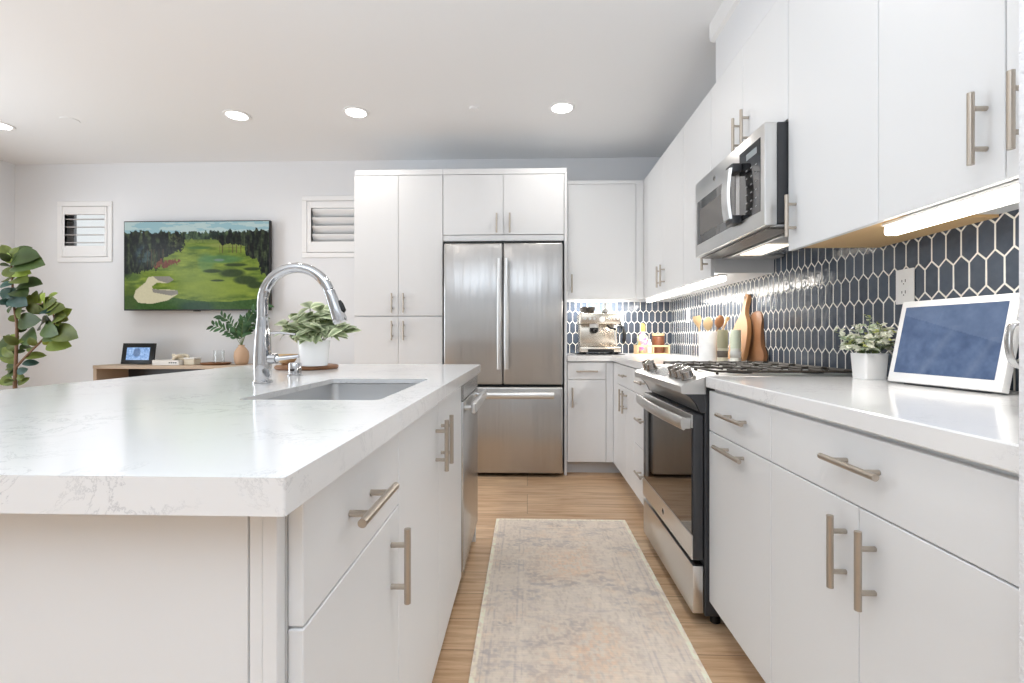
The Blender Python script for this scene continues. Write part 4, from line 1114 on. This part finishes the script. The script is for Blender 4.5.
vcol_grid('screen', 110, 70, disp_fn, lambda a, b_: fp2(-hw + .019 + a * (Ld - .040), Hd - .020 - b_ * (Hd - .048), -.0008), picture_mat('display_screen', .85, .12, .25), t)
obj('stand', prism(bm_new(), [(.028, 0), (.12, 0), (.12, .004), (.105, .13), (.085, .13)], .10, lambda a, b_, d: (d - .05, a, b_), .001), m_whitepl, t)
obj('foot_bar', box(bm_new(), -.12, .12, .012, .034, 0, .004, .001), m_dark, t)
# small pot plant
pc = P(869.5, 380, Z=CT); pc = Vector((pc.x + .03, pc.y + .045, CT))
t = thing('potted_plant', 'small pale flowering plant in a white tapered square pot on the right counter', 'plant', pc)
bm = bm_new(); hb, ht, hp = .036, .041, .088
def sq(h, z, r=.010): return [bm.verts.new((pc.x + a, pc.y + b_, z)) for a, b_ in rrect(-h, h, -h, h, r, 4)]
R_s = [sq(hb, CT + .0005), sq(ht, CT + hp), sq(ht - .005, CT + hp), sq(ht - .008, CT + hp - .012)]
for r0, r1 in zip(R_s, R_s[1:]):
    for k in range(len(r0)): bm.faces.new((r0[k], r0[(k + 1) % len(r0)], r1[(k + 1) % len(r0)], r1[k]))
bm.faces.new(R_s[0][::-1]); bm.faces.new(R_s[-1]); obj('pot', bm, m_whitecer, t, angle=40)
lv = []; st = bm_new(); rg = random.Random(8)
for k in range(58):
    a = rg.uniform(0, 2 * PI); rr = rg.uniform(.01, .10); hh = hp + rg.uniform(.02, .145) * (1 - rr / .18)
    e = Vector((pc.x + rr * .75 * math.cos(a), pc.y + rr * math.sin(a), CT + hh)); s = Vector((pc.x + .02 * math.cos(a), pc.y + .02 * math.sin(a), CT + hp - .010))
    mid = (s + e) / 2 + Vector((0, 0, .012)); tube(st, [s, mid, e], .0011, 5)
    for q in range(6):
        f = mid.lerp(e, rg.uniform(.2, 1.0)); b2 = rg.uniform(0, 2 * PI); L = rg.uniform(.018, .031)
        dr = Vector((math.cos(b2), math.sin(b2), rg.uniform(-.3, .8))).normalized(); g = rg.uniform(.88, 1.1)
        cm, ce = ((226, 230, 208), (244, 244, 230)) if rg.random() < .5 else ((172, 188, 156), (206, 216, 196)) if rg.random() < .7 else ((168, 178, 100), (206, 210, 140))
        lv.append((f, f + dr * L, (rg.uniform(-1, .2), rg.uniform(-.8, .3), .8), L * .75, tuple(min(255, v * g) for v in cm), tuple(min(255, v * g) for v in ce), .2, .7))
for a_, b_, cc in ((-.03, .14, .02), (.02, .135, -.0), (-.01, -.10, .0)):
    s = Vector((pc.x, pc.y, CT + hp)); e = Vector((pc.x + a_, pc.y + b_, CT + hp + .055 + cc)); tube(st, [s, (s + e) / 2 + Vector((0, 0, .02)), e], .0011, 5)
    for q in range(9):
        f = s.lerp(e, .35 + .65 * q / 8) + Vector((0, 0, .01)); b2 = rg.uniform(0, 2 * PI); L = .022; dr = Vector((math.cos(b2) * .6, math.sin(b2), rg.uniform(-.3, .8))).normalized()
        lv.append((f, f + dr * L, (-1, -.3, .8), L * .75, (206, 212, 190), (232, 232, 214), .2, .7))
obj('stems', st, m_stemg, t); leaf_mesh('foliage', lv, m_leafm, t, 4)
def sm_curve(pts, n=6):
    out = []
    for i in range(len(pts) - 1):
        a, b_, c, d = pts[max(i - 1, 0)], pts[i], pts[i + 1], pts[min(i + 2, len(pts) - 1)]
        for k in range(n):
            q = k / n; out.append(.5 * ((2 * b_) + (c - a) * q + (2 * a - 5 * b_ + 4 * c - d) * q * q + (3 * b_ - a - 3 * c + d) * q ** 3))
    return out + [pts[-1]]
# stand mixer, mostly behind the wall edge
mx_, my_ = 1.057, .93
t = thing('stand_mixer', 'stand mixer with a steel bowl at the near end of the right counter', 'mixer', (mx_, my_, CT))
bm = bm_new(); prism(bm, rrect(mx_ - .095, mx_ + .095, my_ - .24, my_ + .085, .085, 8), .028, lambda a, b_, d: (a, b_, CT + .0005 + d), .008); obj('base', bm, m_steelh, t, angle=60)
zb_ = CT + .0295
bm = bm_new(); lathe(bm, [(.001, zb_), (.052, zb_), (.055, zb_ + .012), (.05, zb_ + .02), (.075, zb_ + .05), (.098, zb_ + .10), (.104, zb_ + .15), (.107, zb_ + .152), (.102, zb_ + .152), (.095, zb_ + .10), (.07, zb_ + .052), (.001, zb_ + .03)], (mx_, my_, 0), 40)
bo = obj('bowl', bm, m_steelh, t, angle=60)
bm = bm_new(); hv = Vector((-.966, .259, 0)).normalized(); c0 = Vector((mx_, my_, 0))
hp_ = [c0 + hv * r + Vector((0, 0, z)) for r, z in ((.102, zb_ + .138), (.122, zb_ + .139), (.132, zb_ + .128), (.134, zb_ + .095), (.128, zb_ + .066), (.114, zb_ + .056), (.078, zb_ + .062))]
tube(bm, sm_curve(hp_), .0075, 12, flat=(1.3, .6)); obj('handle', bm, m_steel, bo, angle=60)
bm = bm_new(); tube(bm, [(mx_, my_ - .19, CT + .0285), (mx_, my_ - .20, CT + .12), (mx_, my_ - .20, CT + .22)], [.07, .055, .05], 20); obj('column', bm, m_whitecer, t, angle=60)
bm = bm_new(); tube(bm, [(mx_, my_ - .27, CT + .285), (mx_, my_ - .25, CT + .285), (mx_, my_ - .1, CT + .285), (mx_, my_ + .03, CT + .28), (mx_, my_ + .06, CT + .28)], [.03, .062, .066, .058, .03], 20); obj('head', bm, m_whitecer, t, angle=60)

# ------------------------------------------------------------------ things beyond the range
def on_ct(u, y): return P(u, 361, Y=y).x
cy_ = 2.86; cxk = on_ct(708.0, cy_)
t = thing('utensil_crock', 'white marble utensil crock on the counter beyond the range', 'crock', (cxk, cy_, CT))
bm = bm_new(); lathe(bm, [(.001, CT + .0005), (.048, CT + .0005), (.051, CT + .004), (.051, CT + .172), (.049, CT + .175), (.045, CT + .172), (.045, CT + .01), (.001, CT + .01)], (cxk, cy_, 0), 36); obj('body', bm, marble_mat('crock_marble', (244, 244, 244), (206, 206, 208), 14), t)
def utensil(kind, label, bx2, by2, tip, r, m, flat=.4):
    s = Vector((cxk + bx2, cy_ + by2, CT + .022)); e = Vector(tip)
    t_ = thing('wooden_spoon' if kind == 'spoon' else 'wooden_spatula', label, 'utensil', s, 'wooden utensils in the marble crock')
    d = (e - s).normalized(); L = (e - s).length
    bm = bm_new(); tube(bm, [s, s + d * L * .5, s + d * (L - r * 2.6)], [.006, .005, .0055], 10); obj('shaft', bm, m, t_)
    bm = bm_new(); n = 10; c0_ = e - d * r * 2.7
    if kind == 'spoon': rr = [.15 + .85 * math.sin(PI * (.06 + .90 * k / n)) ** .7 for k in range(n + 1)]
    else: rr = [.2 + .75 * min(1, k / n * 1.7) if k < n else .80 for k in range(n + 1)]
    tube(bm, [c0_ + d * (r * 2.7 * k / n) for k in range(n + 1)], [r * q for q in rr], 14, flat=(1.0, flat)); obj('head', bm, m, t_, angle=60)
tp = lambda u, v, y: P(u, v, Y=y)
utensil('spatula', 'pale wooden spatula leaning left, out of the marble crock', -.018, .0, tp(696.5, 316, 2.87), .026, m_woodlt, .3)
utensil('spoon', 'pale wooden spoon upright in the marble crock', -.006, -.012, tp(708, 317, 2.83), .028, m_woodlt, .35)
utensil('spoon', 'darker brown wooden spoon in the marble crock', .012, .0, tp(721, 315.5, 2.86), .027, m_wooddk, .4)
utensil('spatula', 'slim pale wooden stick leaning right, out of the marble crock', .022, .012, tp(728, 317, 2.88), .013, m_woodlt, .5)
def mill(u, y, label, colr, lowcol):
    x = on_ct(u, y)
    t_ = thing('pepper_mill', label, 'mill', (x, y, CT), 'pair of mills beyond the range')
    bm = bm_new(); lathe(bm, [(.001, CT + .0005), (.029, CT + .0005), (.029, CT + .022), (.027, CT + .026), (.027, CT + .078), (.029, CT + .08), (.001, CT + .08)], (x, y, 0), 28); o = obj('grinder_body', bm, lowcol, t_)
    bm = bm_new(); lathe(bm, [(.001, CT + .0805), (.0285, CT + .0805), (.0285, CT + .178), (.026, CT + .184), (.001, CT + .184)], (x, y, 0), 28); obj('cap', bm, colr, t_)
    bm = bm_new(); lathe(bm, [(.0295, CT + .030), (.0295, CT + .066), (.0272, CT + .066), (.0272, CT + .030), (.0295, CT + .030)], (x, y, 0), 28); obj('window_band', bm, mat('mill_band_' + str(int(u)), (94, 84, 76) if u < 728 else (224, 226, 222), .15), o)
mill(722.5, 2.77, 'olive green mill with a dark window, beside the marble crock', mat('olive_cap', (150, 146, 120), .35), mat('olive_low', (186, 180, 160), .3))
mill(735.5, 2.73, 'pale mint green mill between the olive mill and the cutting boards', mat('mint_cap', (206, 214, 194), .35), mat('mint_low', (226, 228, 220), .3))
# cutting boards leaning on the tiles
def smooth_outline(ctrl, k=6):
    out = []; n = len(ctrl)
    for i in range(n):
        p0, p1, p2, p3 = (np.array(ctrl[(i + j - 1) % n], float) for j in range(4))
        for q in range(k):
            s = q / k; out.append(tuple(.5 * ((2 * p1) + (p2 - p0) * s + (2 * p0 - 5 * p1 + 4 * p2 - p3) * s * s + (3 * p1 - p0 - 3 * p2 + p3) * s ** 3)))
    return out
def board(name, label, ctrl, yc, foot, th, lean, m, hole=None):
    t_ = thing(name, label, 'cutting board', (foot, yc, CT + .001), local=True)
    a = math.radians(lean); fr2 = lambda p, q, d: (q * math.sin(a) + d * math.cos(a) , p, q * math.cos(a) - d * math.sin(a) + th * math.sin(a))
    obj('board', prism(bm_new(), smooth_outline(ctrl), th, fr2, .003), m, t_, angle=50)
    if hole:
        bm = bm_new(); cpt = Vector(fr2(hole[0], hole[1], -.0006)); nv = Vector((-math.cos(a), 0, math.sin(a)))
        tube(bm, [cpt + nv * -.0003, cpt + nv * .0008], .009, 16); obj('hanging_hole', bm, m_dark, t_)
board('cutting_board', 'tall honey-coloured paddle cutting board with a curved neck leaning on the tiles', [(-.085, .008), (.085, .008), (.105, .07), (.10, .16), (.07, .23), (.03, .275), (.018, .32), (.024, .375), (.0, .395), (-.024, .375), (-.018, .32), (-.03, .275), (-.07, .23), (-.10, .16), (-.105, .07)], 2.84, 1.195, .024, 10, m_wood1, (0, .37))
board('cutting_board', 'shorter brown wavy-edged cutting board behind the tall paddle board', [(-.10, .008), (.07, .008), (.09, .05), (.085, .14), (.095, .22), (.06, .275), (-.02, .285), (-.06, .25), (-.065, .17), (-.085, .10), (-.125, .055), (-.13, .02)], 2.735, 1.243, .022, 7, m_wooddk)

# ------------------------------------------------------------------ back counter
ex, ey = .597, 4.10
steelwarm = mat('warm_steel', (206, 198, 186), .26, 1.0)
t = thing('mat', 'thin dark mat under the espresso machine', 'mat', (ex, ey, CT)); obj('mat', box(bm_new(), ex - .2, ex + .19, 3.93, 4.31, CT + .0005, CT + .005, .001), m_dark, t)
zE = CT + .0055
t = thing('espresso_machine', 'boxy stainless steel espresso machine on the back counter', 'espresso machine', (ex, ey, zE))
obj('base', box(bm_new(), ex - .165, ex + .165, 3.96, 4.27, zE + .012, zE + .06, .008, 2), steelwarm, t)
for sx in (-1, 1):
    for yy in (3.985, 4.245):
        bm = bm_new(); lathe(bm, [(.016, zE), (.016, zE + .013)], (ex + sx * .13, yy, 0), 14); obj('foot', bm, m_black, t)
obj('drip_tray', box(bm_new(), ex - .105, ex + .105, 3.948, 3.959, zE + .016, zE + .04, .002), m_black, t)
obj('tower', box(bm_new(), ex - .155, ex + .155, 4.08, 4.268, zE + .061, zE + .245, .006, 2), steelwarm, t)
obj('control_head', box(bm_new(), ex - .165, ex + .165, 3.975, 4.268, zE + .246, zE + .335, .01, 2), steelwarm, t)
bm = bm_new(); lathe(bm, [(.001, 3.9745), (.022, 3.9745), (.024, 3.970), (.020, 3.966), (.001, 3.966)], (ex + .012, 0, zE + .283), 24, 'Y'); obj('pressure_gauge', bm, m_whitepl, t)
for dx in (-.125, -.085, -.05, .07, .11, .14):
    bm = bm_new(); lathe(bm, [(.001, 3.9745), (.011, 3.9745), (.0105, 3.969), (.001, 3.969)], (ex + dx, 0, zE + .29), 18, 'Y'); obj('button', bm, m_steelh, t)
bm = bm_new(); lathe(bm, [(.036, zE + .215), (.038, zE + .245)], (ex - .045, 4.03, 0), 24); obj('group_head', bm, m_steelh, t)
bm = bm_new(); lathe(bm, [(.001, zE + .172), (.018, zE + .172), (.034, zE + .185), (.036, zE + .2145), (.001, zE + .2145)], (ex - .045, 4.03, 0), 24)
tube(bm, [(ex - .045, 3.997, zE + .2), (ex - .047, 3.96, zE + .195), (ex - .05, 3.89, zE + .185)], [.009, .013, .014], 12); obj('portafilter', bm, m_black, t)
bm = bm_new(); tube(bm, [(ex + .115, 4.03, zE + .245), (ex + .12, 4.02, zE + .20), (ex + .125, 3.995, zE + .11), (ex + .125, 3.985, zE + .085)], [.008, .006, .005, .005], 10); sw = obj('steam_wand', bm, m_steelh, t)
bm = bm_new(); tube(bm, [(ex + .06, 4.0, zE + .235), (ex + .075, 3.985, zE + .215), (ex + .125, 3.975, zE + .20)], .009, 10); obj('wand_grip', bm, m_black, t)
bm = bm_new(); lathe(bm, [(.05, zE + .336), (.055, zE + .34), (.066, zE + .378), (.066, zE + .392), (.001, zE + .392)], (ex - .085, 4.15, 0), 28); obj('bean_hopper', bm, mat('smoked_plastic', (86, 80, 76), .2), t)
bm = bm_new(); lathe(bm, [(.001, zE + .336), (.045, zE + .336), (.047, zE + .348), (.001, zE + .35)], (ex + .05, 4.12, 0), 24); obj('cup_rest', bm, m_dark, t)
bm = bm_new(); lathe(bm, [(.001, zE + .3505), (.026, zE + .3505), (.028, zE + .37), (.016, zE + .382), (.014, zE + .415), (.018, zE + .43), (.001, zE + .433)], (ex + .06, 4.10, 0), 24); solo('coffee_tamper', bm, m_steelh, 'steel tamper standing on top of the espresso machine', 'tamper')
bm = bm_new(); tube(bm, [(.822, YW - .014, 1.185), (.823, YW - .035, 1.18), (.82, YW - .04, 1.13), (.80, YW - .05, 1.03), (.775, YW - .07, .97), (.76, 4.27, .96)], .0045, 8)
box(bm, .808, .836, YW - .035, YW - .0145, 1.17, 1.20, .004); obj('power_cord', bm, m_black, t)
bm = bm_new(); tube(bm, [(.838, YW - .012, 1.17), (.85, YW - .03, 1.14), (.862, YW - .03, 1.09), (.858, YW - .03, 1.03), (.85, YW - .03, 1.00)], [.005, .008, .016, .014, .006], 10)
solo('hanging_adapter', bm, m_black, 'dark power adapter hanging on its cord on the tiles right of the espresso machine', 'adapter')  # power adapter hanging on its cord, one bulging tube
def outlet(label, face, c, wd, hh):
    bm = bm_new()
    t_ = thing('wall_outlet', label, 'outlet', c)
    def bb(bm, a0, a1, z0, z1, d0, d1, bev=0):
        if face == '-Y': return box(bm, c[0] + a0, c[0] + a1, c[1] - d1, c[1] - d0, c[2] + z0, c[2] + z1, bev)
        return box(bm, c[0] - d1, c[0] - d0, c[1] + a0, c[1] + a1, c[2] + z0, c[2] + z1, bev)
    obj('plate', bb(bm_new(), -wd / 2, wd / 2, -hh / 2, hh / 2, .0005, .006, .0015), m_whitepl, t_)
    pc_ = obj('receptacle', bb(bm_new(), -.0165, .0165, -.034, .034, .0062, .008, .0008), m_whitepl, t_)
    s = bm_new()
    for z in (-.019, .019):
        bb(s, -.009, -.006, z - .005, z + .005, .0081, .0085); bb(s, .006, .009, z - .004, z + .004, .0081, .0085); bb(s, -.002, .002, z - .012, z - .008, .0081, .0085)
    obj('slots', s, m_dark, pc_)
outlet('white wall outlet on the tiles above the photo display', '-X', (XR - .0085, 1.683, 1.232), .078, .118)
outlet('white wall outlet on the far right-wall tiles left of the utensil crock', '-X', (XR - .0085, 3.90, 1.235), .072, .115)
outlet('white wall outlet on the back wall right of the espresso machine with a black plug', '-Y', (.822, YW - .0085, 1.218), .072, .115)
# caddy with bottles
bx0, bx1, by0, by1 = .925, 1.195, 4.10, 4.26
t = thing('wooden_caddy', 'pale open wooden caddy holding bottles in the back counter corner', 'caddy', ((bx0 + bx1) / 2, 4.18, CT))
obj('floor_board', box(bm_new(), bx0, bx1, by0, by1, CT + .0005, CT + .008, .001), m_woodlt, t)
for yy in (by0, by1 - .008):
    obj('rail', box(bm_new(), bx0, bx1, yy, yy + .008, CT + .062, CT + .076, .001), m_woodlt, t)
for xx in (bx0, bx1 - .012):
    obj('end_board', box(bm_new(), xx, xx + .012, by0 + .009, by1 - .009, CT + .0085, CT + .076, .001), m_woodlt, t)
obj('divider', box(bm_new(), 1.055, 1.063, by0, by1 - .009, CT + .0085, CT + .0615, .001), m_woodlt, t)
zc_ = CT + .0085
x = .987; t = thing('bottle', 'round glass bottle of colourful sweets with a yellow stopper in the wooden caddy', 'bottle', (x, 4.18, zc_))
bm = bm_new(); lathe(bm, [(.001, zc_), (.04, zc_), (.048, zc_ + .03), (.05, zc_ + .10), (.042, zc_ + .14), (.02, zc_ + .165), (.016, zc_ + .185), (.001, zc_ + .185)], (x, 4.18, 0), 28)
mm = bpy.data.materials.new('mixed_sweets'); mm.use_nodes = True; nt = mm.node_tree; b = nt.nodes['Principled BSDF']
vo = N(nt, 'ShaderNodeTexVoronoi'); vo.inputs['Scale'].default_value = 38; tc = N(nt, 'ShaderNodeTexCoord'); nt.links.new(tc.outputs['Object'], vo.inputs['Vector'])
hs = N(nt, 'ShaderNodeHueSaturation'); hs.inputs['Saturation'].default_value = 1.1; hs.inputs['Value'].default_value = .9; nt.links.new(vo.outputs['Color'], hs.inputs['Color'])
nt.links.new(mixc(nt, .5, hs.outputs[0], lin((214, 170, 160))), b.inputs['Base Color']); b.inputs['Roughness'].default_value = .1
obj('flask', bm, mm, t, angle=60)
bm = bm_new(); lathe(bm, [(.001, zc_ + .1855), (.016, zc_ + .1855), (.018, zc_ + .19), (.020, zc_ + .225), (.012, zc_ + .25), (.001, zc_ + .252)], (x, 4.18, 0), 20); obj('stopper', bm, mat('yellow_stopper', (222, 180, 96), .4), t, angle=60)
x = 1.036; bm = bm_new(); lathe(bm, [(.001, zc_), (.018, zc_), (.018, zc_ + .085), (.010, zc_ + .10), (.010, zc_ + .115), (.001, zc_ + .115)], (x, 4.145, 0), 20); solo('bottle', bm, m_whitecer, 'tiny white bottle between the sweets bottle and the brown jar', 'bottle')
x = 1.118
t = thing('jar', 'glass jar of brown coffee beans with a flat wooden lid in the caddy', 'jar', (x, 4.18, zc_))
bm = bm_new(); lathe(bm, [(.001, zc_), (.05, zc_), (.052, zc_ + .006), (.052, zc_ + .135), (.046, zc_ + .145), (.001, zc_ + .145)], (x, 4.18, 0), 28); obj('jar_body', bm, marble_mat('beans', (50, 24, 14), (150, 92, 62), 60), t, angle=60)
bm = bm_new(); lathe(bm, [(.001, zc_ + .1455), (.050, zc_ + .1455), (.052, zc_ + .149), (.052, zc_ + .164), (.05, zc_ + .167), (.001, zc_ + .167)], (x, 4.18, 0), 28); obj('lid', bm, m_woodlt, t)

for o in bpy.data.objects:
    if '_local' in o.keys(): del o['_local']
